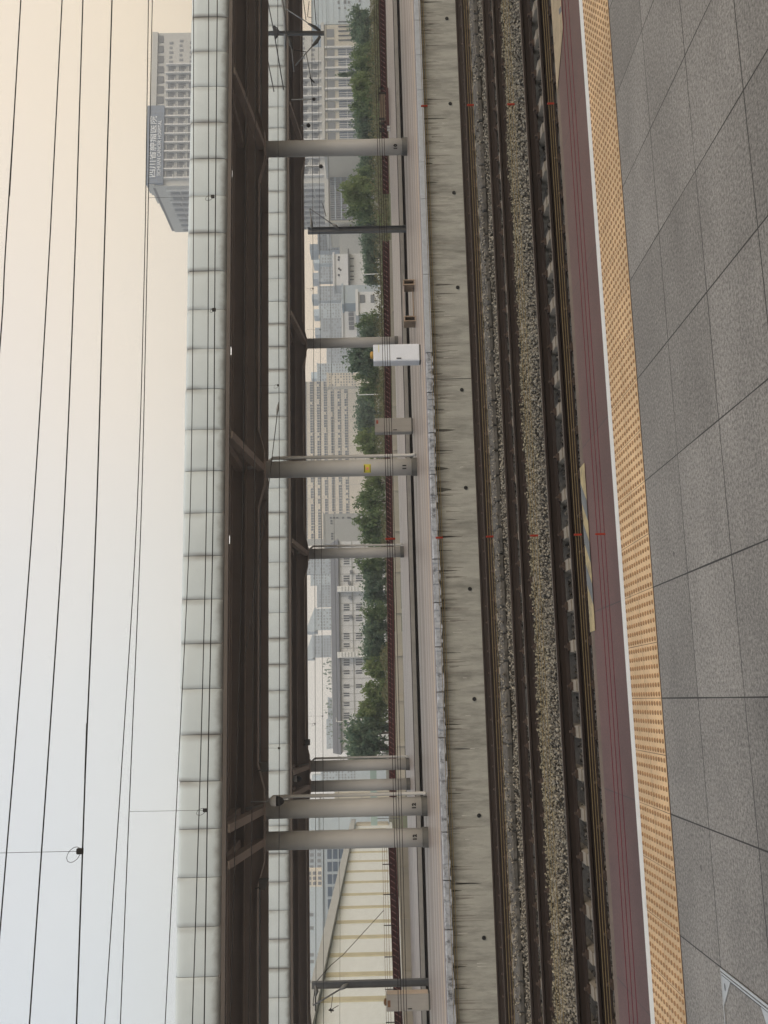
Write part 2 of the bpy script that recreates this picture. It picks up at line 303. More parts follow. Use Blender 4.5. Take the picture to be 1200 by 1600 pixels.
# ------------------------------------------------------------------ mesh helpers
class MB:
    def __init__(s): s.v = []; s.f = []
    def quad(s, a, b, c, d):
        n = len(s.v); s.v += [tuple(a), tuple(b), tuple(c), tuple(d)]; s.f.append((n, n+1, n+2, n+3)); return s
    def box(s, x0, x1, y0, y1, z0, z1):
        n = len(s.v)
        s.v += [(x0, y0, z0), (x1, y0, z0), (x1, y1, z0), (x0, y1, z0), (x0, y0, z1), (x1, y0, z1), (x1, y1, z1), (x0, y1, z1)]
        for q in ((0, 3, 2, 1), (4, 5, 6, 7), (0, 1, 5, 4), (1, 2, 6, 5), (2, 3, 7, 6), (3, 0, 4, 7)): s.f.append(tuple(n + i for i in q))
        return s
    def cbox(s, x0, x1, y0, y1, z0, z1, c):
        """box with chamfered vertical and top edges"""
        n = len(s.v)
        def ring(z, i):
            return [(x0+i+c, y0+i, z), (x1-i-c, y0+i, z), (x1-i, y0+i+c, z), (x1-i, y1-i-c, z), (x1-i-c, y1-i, z), (x0+i+c, y1-i, z), (x0+i, y1-i-c, z), (x0+i, y0+i+c, z)]
        for R in (ring(z0, 0), ring(z1-c, 0), ring(z1, c)): s.v += R
        for k in range(2):
            for i in range(8):
                j = (i+1) % 8; s.f.append((n+k*8+i, n+k*8+j, n+k*8+8+j, n+k*8+8+i))
        s.f.append(tuple(n+i for i in reversed(range(8)))); s.f.append(tuple(n+16+i for i in range(8)))
        return s
    def prism(s, prof, x0, x1, caps=True):
        """profile of (y, z) points swept along x"""
        n = len(s.v); k = len(prof)
        s.v += [(x0, y, z) for y, z in prof] + [(x1, y, z) for y, z in prof]
        for i in range(k):
            j = (i+1) % k; s.f.append((n+i, n+j, n+k+j, n+k+i))
        if caps: s.f.append(tuple(n+i for i in reversed(range(k)))); s.f.append(tuple(n+k+i for i in range(k)))
        return s
    def prismy(s, prof, y0, y1):
        """profile of (x, z) points swept along y"""
        n = len(s.v); k = len(prof)
        s.v += [(x, y0, z) for x, z in prof] + [(x, y1, z) for x, z in prof]
        for i in range(k):
            j = (i+1) % k; s.f.append((n+i, n+j, n+k+j, n+k+i))
        s.f.append(tuple(n+i for i in reversed(range(k)))); s.f.append(tuple(n+k+i for i in range(k)))
        return s
    def beam(s, a, b, w, h, up=(0, 0, 1)):
        """rectangular bar from a to b"""
        a, b = Vector(a), Vector(b); d = (b-a).normalized(); u = Vector(up)
        r = d.cross(u)
        if r.length < 1e-4: r = d.cross(Vector((1, 0, 0)))
        r.normalize(); u = r.cross(d).normalized(); n = len(s.v)
        for p in (a, b):
            for sx, sz in ((-1, -1), (1, -1), (1, 1), (-1, 1)): s.v.append(tuple(p + r*(sx*w/2) + u*(sz*h/2)))
        for q in ((0, 1, 2, 3), (7, 6, 5, 4), (0, 4, 5, 1), (1, 5, 6, 2), (2, 6, 7, 3), (3, 7, 4, 0)): s.f.append(tuple(n+i for i in q))
        return s
    def tube(s, pts, r, n=6, caps=True):
        pts = [Vector(p) for p in pts]; rr = r if isinstance(r, (list, tuple)) else [r]*len(pts)
        b0 = len(s.v); prev = None
        for i, p in enumerate(pts):
            d = (pts[min(i+1, len(pts)-1)] - pts[max(i-1, 0)]).normalized()
            if prev is None:
                q = d.cross(Vector((0, 0, 1)))
                if q.length < 0.05: q = d.cross(Vector((1, 0, 0)))
            else: q = prev - d*prev.dot(d)
            q.normalize(); prev = q; w = d.cross(q)
            for k in range(n):
                a = 2*math.pi*k/n; s.v.append(tuple(p + (q*math.cos(a) + w*math.sin(a))*rr[i]))
        for i in range(len(pts)-1):
            for k in range(n):
                j = (k+1) % n; s.f.append((b0+i*n+k, b0+i*n+j, b0+(i+1)*n+j, b0+(i+1)*n+k))
        if caps:
            s.f.append(tuple(b0+k for k in reversed(range(n)))); s.f.append(tuple(b0+(len(pts)-1)*n+k for k in range(n)))
        return s
    def lathe(s, prof, cx, cy, n=24):
        """profile of (r, z) turned round the vertical axis"""
        b0 = len(s.v)
        for r, z in prof:
            for k in range(n):
                a = 2*math.pi*k/n; s.v.append((cx + r*math.cos(a), cy + r*math.sin(a), z))
        for i in range(len(prof)-1):
            for k in range(n):
                j = (k+1) % n; s.f.append((b0+i*n+k, b0+i*n+j, b0+(i+1)*n+j, b0+(i+1)*n+k))
        s.f.append(tuple(b0+k for k in reversed(range(n)))); s.f.append(tuple(b0+(len(prof)-1)*n+k for k in range(n)))
        return s
    def build(s, name, m, parent=None, smooth=False, **kw):
        me = bpy.data.meshes.new(name); me.from_pydata(s.v, [], s.f); me.update()
        me.materials.append(m)
        if smooth: me.polygons.foreach_set('use_smooth', [True]*len(me.polygons))
        return link(name, me, parent, **kw)

def link(name, me, parent=None, **kw):
    o = bpy.data.objects.new(name, me); COL.objects.link(o)
    if parent is not None:
        o.parent = parent
        o.matrix_parent_inverse = Matrix.Translation(-WORLD.get(parent.name, Vector((0, 0, 0))))
    for k, v in kw.items(): o[k] = v
    return o
WORLD = {}
def thing(name, label, cat, loc=(0, 0, 0), group=None):
    """an Empty at the base of the thing; its parts are given in world coordinates"""
    o = bpy.data.objects.new(name, None); COL.objects.link(o); o.location = loc
    o.empty_display_size = 0.2
    WORLD[o.name] = Vector(loc)
    o['label'] = label; o['category'] = cat
    if group: o['group'] = group
    return o
def tag(o, label, cat, group=None):
    o['label'] = label; o['category'] = cat
    if group: o['group'] = group
    return o
def struct(name, mb, m): return mb.build(name, m, kind='structure')
def np_mesh(name, V, F, m, smooth=False):
    """V (n,3), F (k, sides)"""
    me = bpy.data.meshes.new(name); k, sides = F.shape
    me.vertices.add(len(V)); me.vertices.foreach_set('co', V.astype(np.float32).ravel())
    me.loops.add(k*sides); me.loops.foreach_set('vertex_index', F.astype(np.int32).ravel())
    me.polygons.add(k); me.polygons.foreach_set('loop_start', np.arange(0, k*sides, sides, dtype=np.int32))
    me.polygons.foreach_set('loop_total', np.full(k, sides, dtype=np.int32))
    if smooth: me.polygons.foreach_set('use_smooth', np.ones(k, dtype=bool))
    me.update(); me.validate(); me.materials.append(m)
    return me
def text_mesh(name, body, size, depth, m, matrix, parent=None, squeeze=None):
    cu = bpy.data.curves.new(name, 'FONT'); cu.body = body; cu.size = size; cu.extrude = depth
    cu.offset = 0.012*size/0.17 if name == 'number' else 0.0
    cu.align_x = 'CENTER'; cu.align_y = 'CENTER'
    o = bpy.data.objects.new(name, cu); COL.objects.link(o)
    bpy.context.view_layer.update()
    me = bpy.data.meshes.new_from_object(o.evaluated_get(bpy.context.evaluated_depsgraph_get()))
    bpy.data.objects.remove(o); bpy.data.curves.remove(cu)
    if squeeze:
        co = np.empty(len(me.vertices)*3, dtype=np.float32); me.vertices.foreach_get('co', co); co = co.reshape(-1, 3)
        wid = co[:, 0].max() - co[:, 0].min(); hgt = co[:, 1].max() - co[:, 1].min()
        co[:, 0] *= squeeze[0]/wid; co[:, 1] -= (co[:, 1].max() + co[:, 1].min())/2; co[:, 1] *= squeeze[1]/hgt
        me.vertices.foreach_set('co', co.ravel())
    me.transform(matrix); me.materials.clear(); me.materials.append(m)
    return link(name, me, parent)

# ------------------------------------------------------------------ ground and near platform
XL, XR = -60.0, 150.0
struct('terrain', MB().quad((-1500, 68, -0.25), (2500, 68, -0.25), (2500, 5000, -0.25), (-1500, 5000, -0.25)), M['soil'])
struct('ground', MB().quad((-1500, -1500, -1.75), (2500, -1500, -1.75), (2500, 68, -1.75), (-1500, 68, -1.75)), M['bed'])
bank = MB().quad((-1500, 67, -1.75), (2500, 67, -1.75), (2500, 68, -0.25), (-1500, 68, -0.25))
struct('bank', bank, M['soil'])

struct('near_platform', MB().box(XL, XR, -7, 6.90, -1.72, -0.03), M['dark'])
struct('platform_paving', MB().box(XL, XR, -7, 5.307, -0.029, 0.0), M['stone'])
struct('platform_edge_paving', MB().box(XL, XR, 6.031, 6.845, -0.029, -0.001), M['maroon'])
struct('platform_edge_nosing', MB().prism([(6.847, -0.16), (6.847, -0.002), (6.955, -0.002), (6.975, -0.014), (6.975, -0.16)], XL, XR), M['nosing'])
struct('painted_safety_line', MB().box(XL, XR, 5.932, 6.029, -0.029, 0.001), M['white'])

# tactile strip: base plus domes
def tactile(x0, x1, y0, y1, pitch=0.0501):
    nx, ny = int((x1-x0)/pitch), int((y1-y0)/pitch)
    k = 8; ring = np.array([[math.cos(2*math.pi*i/k), math.sin(2*math.pi*i/k)] for i in range(k)])
    base = []
    for r, z in ((0.0135, 0.0), (0.012, 0.0045), (0.008, 0.006)):
        base += [[a*r, b*r, z] for a, b in ring]
    base.append([0, 0, 0.0062]); base = np.array(base)
    fq = []
    for L in range(2):
        for i in range(k):
            j = (i+1) % k; fq.append([L*k+i, L*k+j, L*k+k+j, L*k+k+i])
    for i in range(k): fq.append([2*k+i, 2*k+(i+1) % k, 3*k, 3*k])
    ft = []
    for q in fq: ft += [[q[0], q[1], q[2]]] + ([[q[0], q[2], q[3]]] if q[2] != q[3] else [])
    ft = np.array(ft)
    gx, gy = np.meshgrid(x0 + pitch*(np.arange(nx)+0.5), y0 + (y1-y0)/ny*(np.arange(ny)+0.5), indexing='ij')
    C = np.stack([gx.ravel(), gy.ravel(), np.full(gx.size, 0.002)], 1)
    V = (C[:, None, :] + base[None]).reshape(-1, 3)
    F = (np.arange(len(C))[:, None, None]*len(base) + ft[None]).reshape(-1, 3)
    return V, F
struct('tactile_paving', MB().box(XL, XR, 5.309, 5.930, -0.029, 0.002), M['tact'])
V, F = tactile(-0.622-0.3007*24, -0.622+0.3007*56, 5.312, 5.928)
link('tactile_studs', np_mesh('tactile_studs', V, F, M['stud'], True), kind='structure')

# inlaid hatch in the near corner: steel frame, corner plates with lifting slots
hx1, hx0 = -0.622-0.6014, -0.622-0.6014*2; hy1, hy0 = 4.692, 4.105
t = thing('hatch_cover', 'paved hatch cover edged in stainless steel with slotted corner plates, set in the platform floor', 'hatch', (hx0, hy0, 0))
fr = MB()
for a in ((hx1-0.012, hx1, hy0, hy1), (hx1-0.026, hx1-0.018, hy0, hy1)): fr.box(a[0], a[1], a[2], a[3], -0.01, 0.006)
for a in ((hx0, hx0+0.012, hy0, hy1),): fr.box(a[0], a[1], a[2], a[3], -0.01, 0.006)
fr.box(hx0+0.013, hx1-0.027, hy1-0.008, hy1, -0.01, 0.006); fr.box(hx0+0.013, hx1-0.027, hy0, hy0+0.008, -0.01, 0.006)
fr.build('frame', M['ssteel'], t)
MB().box(hx1-0.0335, hx1-0.0265, hy0+0.009, hy1-0.009, -0.01, 0.002).build('rubber_seal', M['black'], t)
for sx, sy, cxx, cyy in ((-1, -1, hx1-0.030, hy1-0.009), (-1, 1, hx1-0.030, hy0+0.009), (1, -1, hx0+0.014, hy1-0.009), (1, 1, hx0+0.014, hy0+0.009)):
    c = MB(); L1, L2 = 0.125, 0.11
    tri = [(cxx, cyy), (cxx+sx*L1, cyy), (cxx, cyy+sy*L2)]
    if sx*sy < 0: tri.reverse()
    n = len(c.v); c.v += [(x, y, 0.0) for x, y in tri] + [(x, y, 0.005) for x, y in tri]
    c.f += [(5, 4, 3)] if False else [(3, 4, 5), (2, 1, 0), (0, 1, 4, 3), (1, 2, 5, 4), (2, 0, 3, 5)]
    p = c.build('corner_plate', M['ssteel'], t)
    sl = MB(); ox, oy = cxx+sx*0.040, cyy+sy*0.035
    k = 10; pts = []
    for i in range(k):
        a = 2*math.pi*i/k; pts.append((ox+sx*0.017*math.cos(a), oy+0.006*math.sin(a), 0.0058))
    if sx < 0: pts.reverse()
    sl.v += pts; sl.f.append(tuple(range(k)))
    sl.build('lifting_slot', M['black'], p)

# hazard paint on the platform edge
def edge_patch(name, label, x0, x1, y0, y1, stripe, mA, mB, taper=False):
    t = thing(name, label, 'floor marking', (x0, y0, 0))
    b = MB()
    if taper: b.quad((x0+0.0, y1-0.01, 0.003), (x0+0.34, y0, 0.003), (x1, y0, 0.003), (x1, y1, 0.003))
    else: b.quad((x0, y0, 0.003), (x1, y0, 0.003), (x1, y1, 0.003), (x0, y1, 0.003))
    b.build('yellow_ground', mA, t)
    s = MB(); x = x0+stripe*0.6
    w = y1-y0
    while x+stripe*0.5+w < x1 and not taper:
        s.quad((x, y0, 0.0045), (x+stripe*0.5, y0, 0.0045), (x+stripe*0.5+w, y1, 0.0045), (x+w, y1, 0.0045)); x += stripe
    if taper:
        s.quad((x0+0.47, y0+0.02, 0.0045), (x0+0.52, y0+0.02, 0.0045), (x0+0.56, y0+0.11, 0.0045), (x0+0.51, y0+0.11, 0.0045))
    s.build('grey_stripes', mB, t)
HZY = mat('worn_hazard_yellow', (0.46, 0.37, 0.20), 0.7, 0.25, 9, dirt=(0.22, 0.19, 0.14), dscale=6, dlo=0.5, dhi=0.7)
HZG = mat('worn_hazard_grey', (0.17, 0.18, 0.185), 0.7, 0.2, 9)
edge_patch('hazard_marking', 'worn yellow and grey striped marking on the maroon platform edge', 0.45, 1.66, 6.80, 6.965, 0.30, HZY, HZG)
edge_patch('door_marking', 'plain tan yellow marking with a pointed end on the maroon platform edge', 4.72, 7.6, 6.55, 6.93, 0.5, mat('tan_marking', (0.42, 0.33, 0.215), 0.7, 0.2, 7, dirt=(0.22, 0.17, 0.10), dscale=9, dlo=0.56, dhi=0.66), HZG, True)

# rope barrier over the platform edge
RY = 6.0
t = thing('rope_barrier', 'cable barrier of thin yellow and crimson ropes strung along the near platform edge', 'barrier', (0, RY, 0))
for gi, (xa, m, spread, n) in enumerate(((616, 'rope_d', 12, 4), (695, 'rope_y', 7.5, 3), (776.5, 'rope_y', 8, 3), (848, 'rope_y', 9, 3), (918.5, 'rope_y', 8, 3), (955, 'rope_r', 12, 3))):
    zs = []
    for k in range(n):
        z = at(xa + (k/(n-1)-0.5)*spread, 1090, RY).z; zs.append(z)
        r = 0.0022 if m != 'rope_y' else 0.0018
        MB().tube([(-9, RY, z), (0, RY, z-0.004), (13, RY, z)], r, 6).build('rope', M[m], t, True)
    if gi == 0: cl = [1.0]
    elif gi == 5: cl = [1.0]
    else: cl = [1.0, 4.02]
    for X in cl:
        MB().cbox(X-0.006, X+0.006, RY-0.006, RY+0.006, zs[-1]-0.008, zs[0]+0.008, 0.002).build('rope_clamp', M['red'] if gi else M['red'], t)
for X in (-9.0, 13.0):
    p = MB().cbox(X-0.07, X+0.07, RY-0.07, RY+0.07, 0.002, 1.55, 0.01).build('post', M['galv'], t)

# ------------------------------------------------------------------ tracks
ZR = -1.15
RAILP = [(-0.075, 0.0), (0.075, 0.0), (0.075, 0.012), (0.02, 0.032), (0.0085, 0.045), (0.0085, 0.128), (0.036, 0.142), (0.036, 0.168), (0.028, 0.176), (-0.028, 0.176), (-0.036, 0.168), (-0.036, 0.142), (-0.0085, 0.128), (-0.0085, 0.045), (-0.02, 0.032), (-0.075, 0.012)]
def track(yc, label, ph, s0, s1):
    t = thing('railway_track', label, 'railway track', (0, yc, ZR-0.4), 'parallel railway tracks between the platforms')
    zf = ZR - 0.176
    for s in (-1, 1):
        r = MB().prism([(yc+s*0.755+y, zf+z) for y, z in RAILP], XL, XR).build('rail', M['rail'], t)
        hd = MB().box(XL, XR, yc+s*0.755-0.026, yc+s*0.755+0.026, ZR-0.001, ZR+0.0025).build('rail_head', M['railtop'], r)
    prof = [(-0.13, -0.22), (0.13, -0.22), (0.085, -0.012), (-0.085, -0.012)]
    sl = MB()
    sl.prismy([(x, zf+z) for x, z in prof], yc-1.28, yc-0.40); sl.prismy([(x, zf+z) for x, z in prof], yc+0.40, yc+1.28)
    sl.prismy([(x*0.92, zf+z-0.02*(z > -0.1)) for x, z in prof], yc-0.40, yc+0.40)
    o = sl.build('sleeper', M['sleeper'], t); cs = []
    for s in (-1, 1):
        for q in (-1, 1):
            y0 = yc+s*0.755+q*0.11; cp = MB()
            cp.prismy([(-0.06, zf-0.011), (0.06, zf-0.011), (0.06, zf+0.02), (0.02, zf+0.03), (0.016, zf+0.07), (-0.016, zf+0.07), (-0.02, zf+0.03), (-0.06, zf+0.02)], y0-0.035, y0+0.035)
            cs.append(cp.build('rail_clip', M['clip'], o))
    xs = [ph+0.6*k for k in range(int((s0-ph)/0.6), int((s1-ph)/0.6))]
    rest = MB()
    for i, X in enumerate(xs[:100]):
        if i == 0: so = o
        else:
            so = o.copy(); COL.objects.link(so); so.parent = t; so.matrix_parent_inverse = o.matrix_parent_inverse.copy()
            for c in cs:
                co = c.copy(); COL.objects.link(co); co.parent = so; co.matrix_parent_inverse = c.matrix_parent_inverse.copy()
        so.location = (X, random.uniform(-0.01, 0.01), random.uniform(-0.006, 0.004))
        so.rotation_euler = (0, 0, random.uniform(-0.006, 0.006))
    for X in [s1+0.3+0.6*k for k in range(int((XR-s1)/0.6)-1)]:
        rest.prismy([(X+x, zf+z) for x, z in prof], yc-1.28, yc+1.28)
    rest.build('sleeper_row', M['sleeper'], t, kind='stuff')
TR2, TR3, TR4 = 13.93, 18.61, 24.36
track(TR2, 'rusty railway track nearest the maroon platform edge, sleepers showing between its rails', 0.10, -6.5, 15)
track(TR3, 'rusty railway track in the middle, beyond the yellowish gravel strip', 0.25, -8, 18)
track(TR4, 'rusty railway track running right along the stained concrete platform wall', 0.05, -9.5, 23)

# ballast
def stones(n, xr, yr, size, zf, name, m):
    ico = []; g = (1+5**0.5)/2
    for a, b in ((-1, g), (1, g), (-1, -g), (1, -g)): ico.append((a, b, 0))
    for a, b in ((-1, g), (1, g), (-1, -g), (1, -g)): ico.append((0, a, b))
    for a, b in ((g, -1), (g, 1), (-g, -1), (-g, 1)): ico.append((a, 0, b))
    B = np.array(ico, float); B /= np.linalg.norm(B[0])
    T = np.array([(0,11,5),(0,5,1),(0,1,7),(0,7,10),(0,10,11),(1,5,9),(5,11,4),(11,10,2),(10,7,6),(7,1,8),(3,9,4),(3,4,2),(3,2,6),(3,6,8),(3,8,9),(4,9,5),(2,4,11),(6,2,10),(8,6,7),(9,8,1)])
    x = RNG.uniform(*xr, n); y = RNG.uniform(*yr, n); s = size*RNG.uniform(0.55, 1.25, n)
    z = zf(x, y) + RNG.uniform(-0.35, 0.55, n)*s
    V = B[None]*RNG.uniform(0.72, 1.25, (n, 12, 1))
    V = V*np.stack([RNG.uniform(0.8, 1.4, n), RNG.uniform(0.8, 1.3, n), RNG.uniform(0.55, 0.95, n)], 1)[:, None, :]
    q = RNG.normal(size=(n, 4)); q /= np.linalg.norm(q, axis=1)[:, None]; a, b, c, d = q.T
    R = np.stack([np.stack([1-2*(c*c+d*d), 2*(b*c-a*d), 2*(b*d+a*c)], 1), np.stack([2*(b*c+a*d), 1-2*(b*b+d*d), 2*(c*d-a*b)], 1), np.stack([2*(b*d-a*c), 2*(c*d+a*b), 1-2*(b*b+c*c)], 1)], 1)
    V = np.einsum('nij,nkj->nki', R, V)*(s/2)[:, None, None] + np.stack([x, y, z], 1)[:, None, :]
    F = (np.arange(n)[:, None, None]*12 + T[None]).reshape(-1, 3)
    return link(name, np_mesh(name, V.reshape(-1, 3), F, m), kind='stuff')
zlev = ZR-0.176-0.03
struct('track_bed', MB().quad((XL, 6.9, zlev-0.09), (XR, 6.9, zlev-0.09), (XR, 26.6, zlev-0.09), (XL, 26.6, zlev-0.09)), M['bed'])
def heap(x, y):
    return zlev + 0.015 + 0.045*np.exp(-((y-16.3)/0.75)**2) + 0.02*np.sin(x*1.7+y)*np.sin(y*3.1+0.6*x)
stones(19500, (-7, 15), (14.85, 17.1), 0.050, heap, 'ballast', M['stones'])
stones(13500, (-7, 16), (16.2, 17.85), 0.050, heap, 'ballast', M['mossy'])
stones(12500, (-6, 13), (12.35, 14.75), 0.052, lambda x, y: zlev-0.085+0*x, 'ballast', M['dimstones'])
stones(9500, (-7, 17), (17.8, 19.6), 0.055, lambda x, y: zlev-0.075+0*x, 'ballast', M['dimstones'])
stones(13500, (-9, 19), (19.5, 21.75), 0.055, lambda x, y: zlev-0.01+0.02*np.sin(x*2.1+y*2), 'ballast', M['stones'])
stones(9000, (-9, 21), (22.0, 24.4), 0.06, lambda x, y: zlev-0.06+0*x, 'ballast', M['stones'])

stones(2600, (-9, 19), (21.5, 22.1), 0.05, lambda x, y: zlev+0.125+0*x, 'ballast', M['stones'])
# cable trough between the third and fourth track
t = thing('cable_trough', 'row of grey concrete cable trough lids lying in the gravel before the far track', 'cable trough', (0, 21.9, zlev))
MB().box(-20, 45, 21.62, 22.25, zlev-0.09, zlev+0.04).build('trough_wall', M['trough'], t)
for k in range(92):
    X = -16+0.6*k; j = random.uniform(-0.03, 0.03); dz = random.uniform(-0.012, 0.02)
    b = MB().cbox(X+0.012, X+0.588, 21.55+j, 22.30+j, zlev+0.041, zlev+0.135+dz, 0.02+random.uniform(0, 0.02))
    b.v = [(x, y, z + (x-X-0.3)*0.02*random.choice((-1, 1))*(z > zlev+0.1)) for x, y, z in b.v]
    b.build('lid', M['trough'], t)

# ------------------------------------------------------------------ middle platform
PE, PF = 26.35, 37.3
struct('middle_platform', MB().box(XL, XR, 26.66, PF, -1.75, -0.19), M['dark'])
struct('middle_platform_paving', MB().box(XL, XR, 26.50, PF+0.1, -0.188, 0.0), M['pave'])
ln = MB()
for a, b in ((27.35, 27.50), (28.55, 28.60), (31.0, 31.04)): ln.box(XL, XR, a, b, -0.01, 0.004)
struct('platform_line', ln, M['yline'])
b1, b2 = MB(), MB()
for a, b in ((27.9, 28.5), (29.2, 29.7), (30.7, 31.0), (32.2, 33.4), (35.0, 35.5)): b1.box(XL, XR, a, b, -0.01, 0.0035)
for a, b in ((28.65, 29.0), (29.95, 30.35), (31.4, 31.9), (33.8, 34.5), (36.0, 36.6)): b2.box(XL, XR, a, b, -0.01, 0.003)
struct('paving_band', b1, mat('dark_paving_band', (0.30, 0.255, 0.24), 0.38, 0.25, 1.9, stretch=(0.05, 3, 1)))
struct('paving_band', b2, mat('mauve_paving_band', (0.42, 0.385, 0.37), 0.34, 0.2, 1.9, stretch=(0.05, 3, 1)))
struct('platform_edge_joint', MB().box(XL, XR, 26.47, 26.62, -0.01, 0.003), mat('edge_gap_brown', (0.14, 0.10, 0.095), 0.8, 0.2, 3))
# coping blocks
t = thing('coping', 'pale blue grey stone coping along the middle platform edge, partly chipped', 'coping', (0, PE, 0))
edges = [-13.0]; 
while edges[-1] < 31: edges.append(edges[-1] + random.choice((1.2, 1.2, 2.4)))
for a, b in zip(edges[:-1], edges[1:]):
    old = a < 9.0
    g = 0.014 if old else 0.008
    n = 12 if old else 2; mb = MB()
    xs = np.linspace(a+g, b-g, n+1)
    for i in range(n):
        j0 = random.uniform(-0.018, 0.02) if old else 0
        c0 = random.uniform(0.01, 0.05) if old else 0.012
        z0 = -0.19 - (random.uniform(-0.02, 0.025) if old else 0)
        mb.prism([(PE+j0, z0), (26.49, z0), (26.49, -0.002), (PE+c0+j0, -0.002), (PE+j0, -c0)], xs[i], xs[i+1]-0.001)
    mb.build('coping_block', M['cope_old'] if old else M['cope'], t)
MB().box(31.2, XR, PE, 26.49, -0.19, -0.002).build('coping_run', M['cope'], t)
MB().box(XL, -13.1, PE, 26.49, -0.19, -0.002).build('coping_run', M['cope_old'], t)
# wall panels with weep pipes
t = thing('platform_wall', 'stained grey concrete wall under the coping with a row of round weep holes', 'wall', (0, 26.6, -1.7))
WX = [at(x, y, 26.6).x for x, y in ((714.5, 162), (721.5, 301), (727, 449), (729, 609), (735.5, 762), (741, 920), (749, 1092), (757.5, 1274), (765.5, 1465))]
wseam = at(710, 592, 26.6).x
mw = MB(); mw.box(XL, wseam-0.012, 26.60, 26.72, -1.74, -0.192); mw.box(wseam+0.012, XR, 26.60, 26.72, -1.74, -0.192)
mw.build('wall_face', M['conc'], t)
MB().box(XL, XR, 26.565, 26.60, -1.74, -1.02).build('wall_footing', mat('footing_concrete', (0.34, 0.325, 0.28), 0.85, 0.12, 3, dirt=(0.2, 0.19, 0.17), dscale=2, dlo=0.5, dhi=0.7), t) if False else None
WXr = WX[0] + 2.95*np.arange(1, 8)
for X in list(WX) + list(WXr) + [WX[-1]-2.95]:
    z = -1.02
    MB().lathe([(0.045, 0), (0.055, 0.01), (0.05, 0.03)], 0, 0, 14).build('weep_pipe', M['ink'], t).matrix_basis = Matrix.Translation((X, 26.60, z)) @ Matrix.Rotation(math.radians(90), 4, 'X')
# run-off stains under the coping joints
st = MB()
stain_m = mat('black_runoff', (0.07, 0.068, 0.058), 0.9, 0.3, 4)
for y, L, w in ((672, 0.62, 0.05), (704, 0.5, 0.025), (732, 0.36, 0.06), (765, 0.42, 0.07), (487, 0.42, 0.02), (255, 0.22, 0.04), (285, 0.35, 0.03), (522, 0.2, 0.03), (1132, 0.5, 0.02), (1392, 0.3, 0.025), (1511, 0.34, 0.035), (1545, 0.5, 0.015), (185, 0.7, 0.03), (1020, 0.5, 0.012), (640, 0.3, 0.02), (860, 0.4, 0.012), (950, 0.3, 0.015), (1240, 0.4, 0.014)):
    X = at(700, y, 26.6).x; n = 7; zs = np.linspace(-0.2, -0.2-L, n)
    pts = []
    for i, z in enumerate(zs):
        ww = w*(1-i/(n-1))**0.7*random.uniform(0.75, 1.15)+0.003; pts.append((X-ww+random.uniform(-.006, .006), X+ww, z))
    for p, q in zip(pts[:-1], pts[1:]): st.quad((p[0], 26.597, p[2]), (q[0], 26.597, q[2]), (q[1], 26.597, q[2]), (p[1], 26.597, p[2]))
st.build('runoff_stain', stain_m, t)
faint = MB(); faint_m = mat('grey_runoff', (0.215, 0.205, 0.185), 0.9, 0.25, 4); damp = MB(); damp_m = mat('damp_grime', (0.155, 0.15, 0.13), 0.9, 0.3, 5)
pale = MB(); pale_m = mat('lime_streak', (0.52, 0.51, 0.48), 0.9, 0.2, 4)
rs = random.Random(21)
def streak(mb, X, z0, L, w, yy):
    n = 6; pts = []; dx = 0
    for i in range(n):
        dx += rs.uniform(-0.004, 0.004); ww = w*(1-0.85*i/(n-1))*rs.uniform(0.7, 1.2)+0.002; pts.append((X+dx-ww, X+dx+ww*rs.uniform(0.7, 1.2), z0-L*i/(n-1)))
    for p, q in zip(pts[:-1], pts[1:]): mb.quad((p[0], yy, p[2]), (q[0], yy, q[2]), (q[1], yy, q[2]), (p[1], yy, p[2]))
for k in range(230):
    X = rs.uniform(-9.5, 21.5); streak(faint, X, -0.2-rs.uniform(0, 0.25)*(rs.random() < 0.4), rs.uniform(0.12, 0.85), rs.uniform(0.004, 0.035), 26.5985)
for k in range(60):
    X = rs.uniform(-9.5, 21.5); streak(damp, X, -0.2-rs.uniform(0, 0.1), rs.uniform(0.1, 0.5), rs.uniform(0.006, 0.03), 26.598)
for k in range(26):
    X = rs.uniform(-9.5, 21.5); streak(pale, X, -0.3-rs.uniform(0, 0.6), rs.uniform(0.1, 0.35), rs.uniform(0.003, 0.007), 26.5965)
faint.build('grey_streak', faint_m, t); damp.build('damp_streak', damp_m, t); pale.build('lime_streak', pale_m, t)

# ------------------------------------------------------------------ far platform and pit
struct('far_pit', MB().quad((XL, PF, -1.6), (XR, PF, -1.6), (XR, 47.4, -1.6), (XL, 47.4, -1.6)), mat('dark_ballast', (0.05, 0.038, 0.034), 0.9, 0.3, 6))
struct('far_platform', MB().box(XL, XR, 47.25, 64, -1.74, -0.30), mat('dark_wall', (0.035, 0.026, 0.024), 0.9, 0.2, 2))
struct('far_platform_coping', MB().box(XL, XR, 46.9, 47.6, -0.235, -0.055), mat('far_coping', (0.40, 0.385, 0.36), 0.8, 0.12, 2))
struct('far_platform_paving', MB().box(XL, XR, 47.61, 64, -0.29, -0.03), M['pave'])
b3 = MB()
for a, b in ((49.2, 49.7), (51.5, 52.0), (54.2, 55.0), (57.5, 58.4), (60.5, 61.2)): b3.box(XL, XR, a, b, -0.04, -0.026)
struct('paving_band', b3, MATS['dark_paving_band'])
struct('far_platform_line', MB().box(XL, XR, 47.0, 47.5, -0.054, -0.022), mat('dark_edge_strip', (0.10, 0.085, 0.08), 0.8, 0.2, 2))
for yc in (39.1, 45.2):
    for s in (-1, 1): pass
YF = 40.2
t = thing('railway_track', 'dark railway track in the shadowed pit beyond the middle platform', 'railway track', (0, YF, -1.6), 'parallel railway tracks between the platforms')
for s in (-1, 1): MB().prism([(45.3+s*0.755+y, -1.33+z) for y, z in RAILP], XL, XR).build('rail', M['rail'], t)

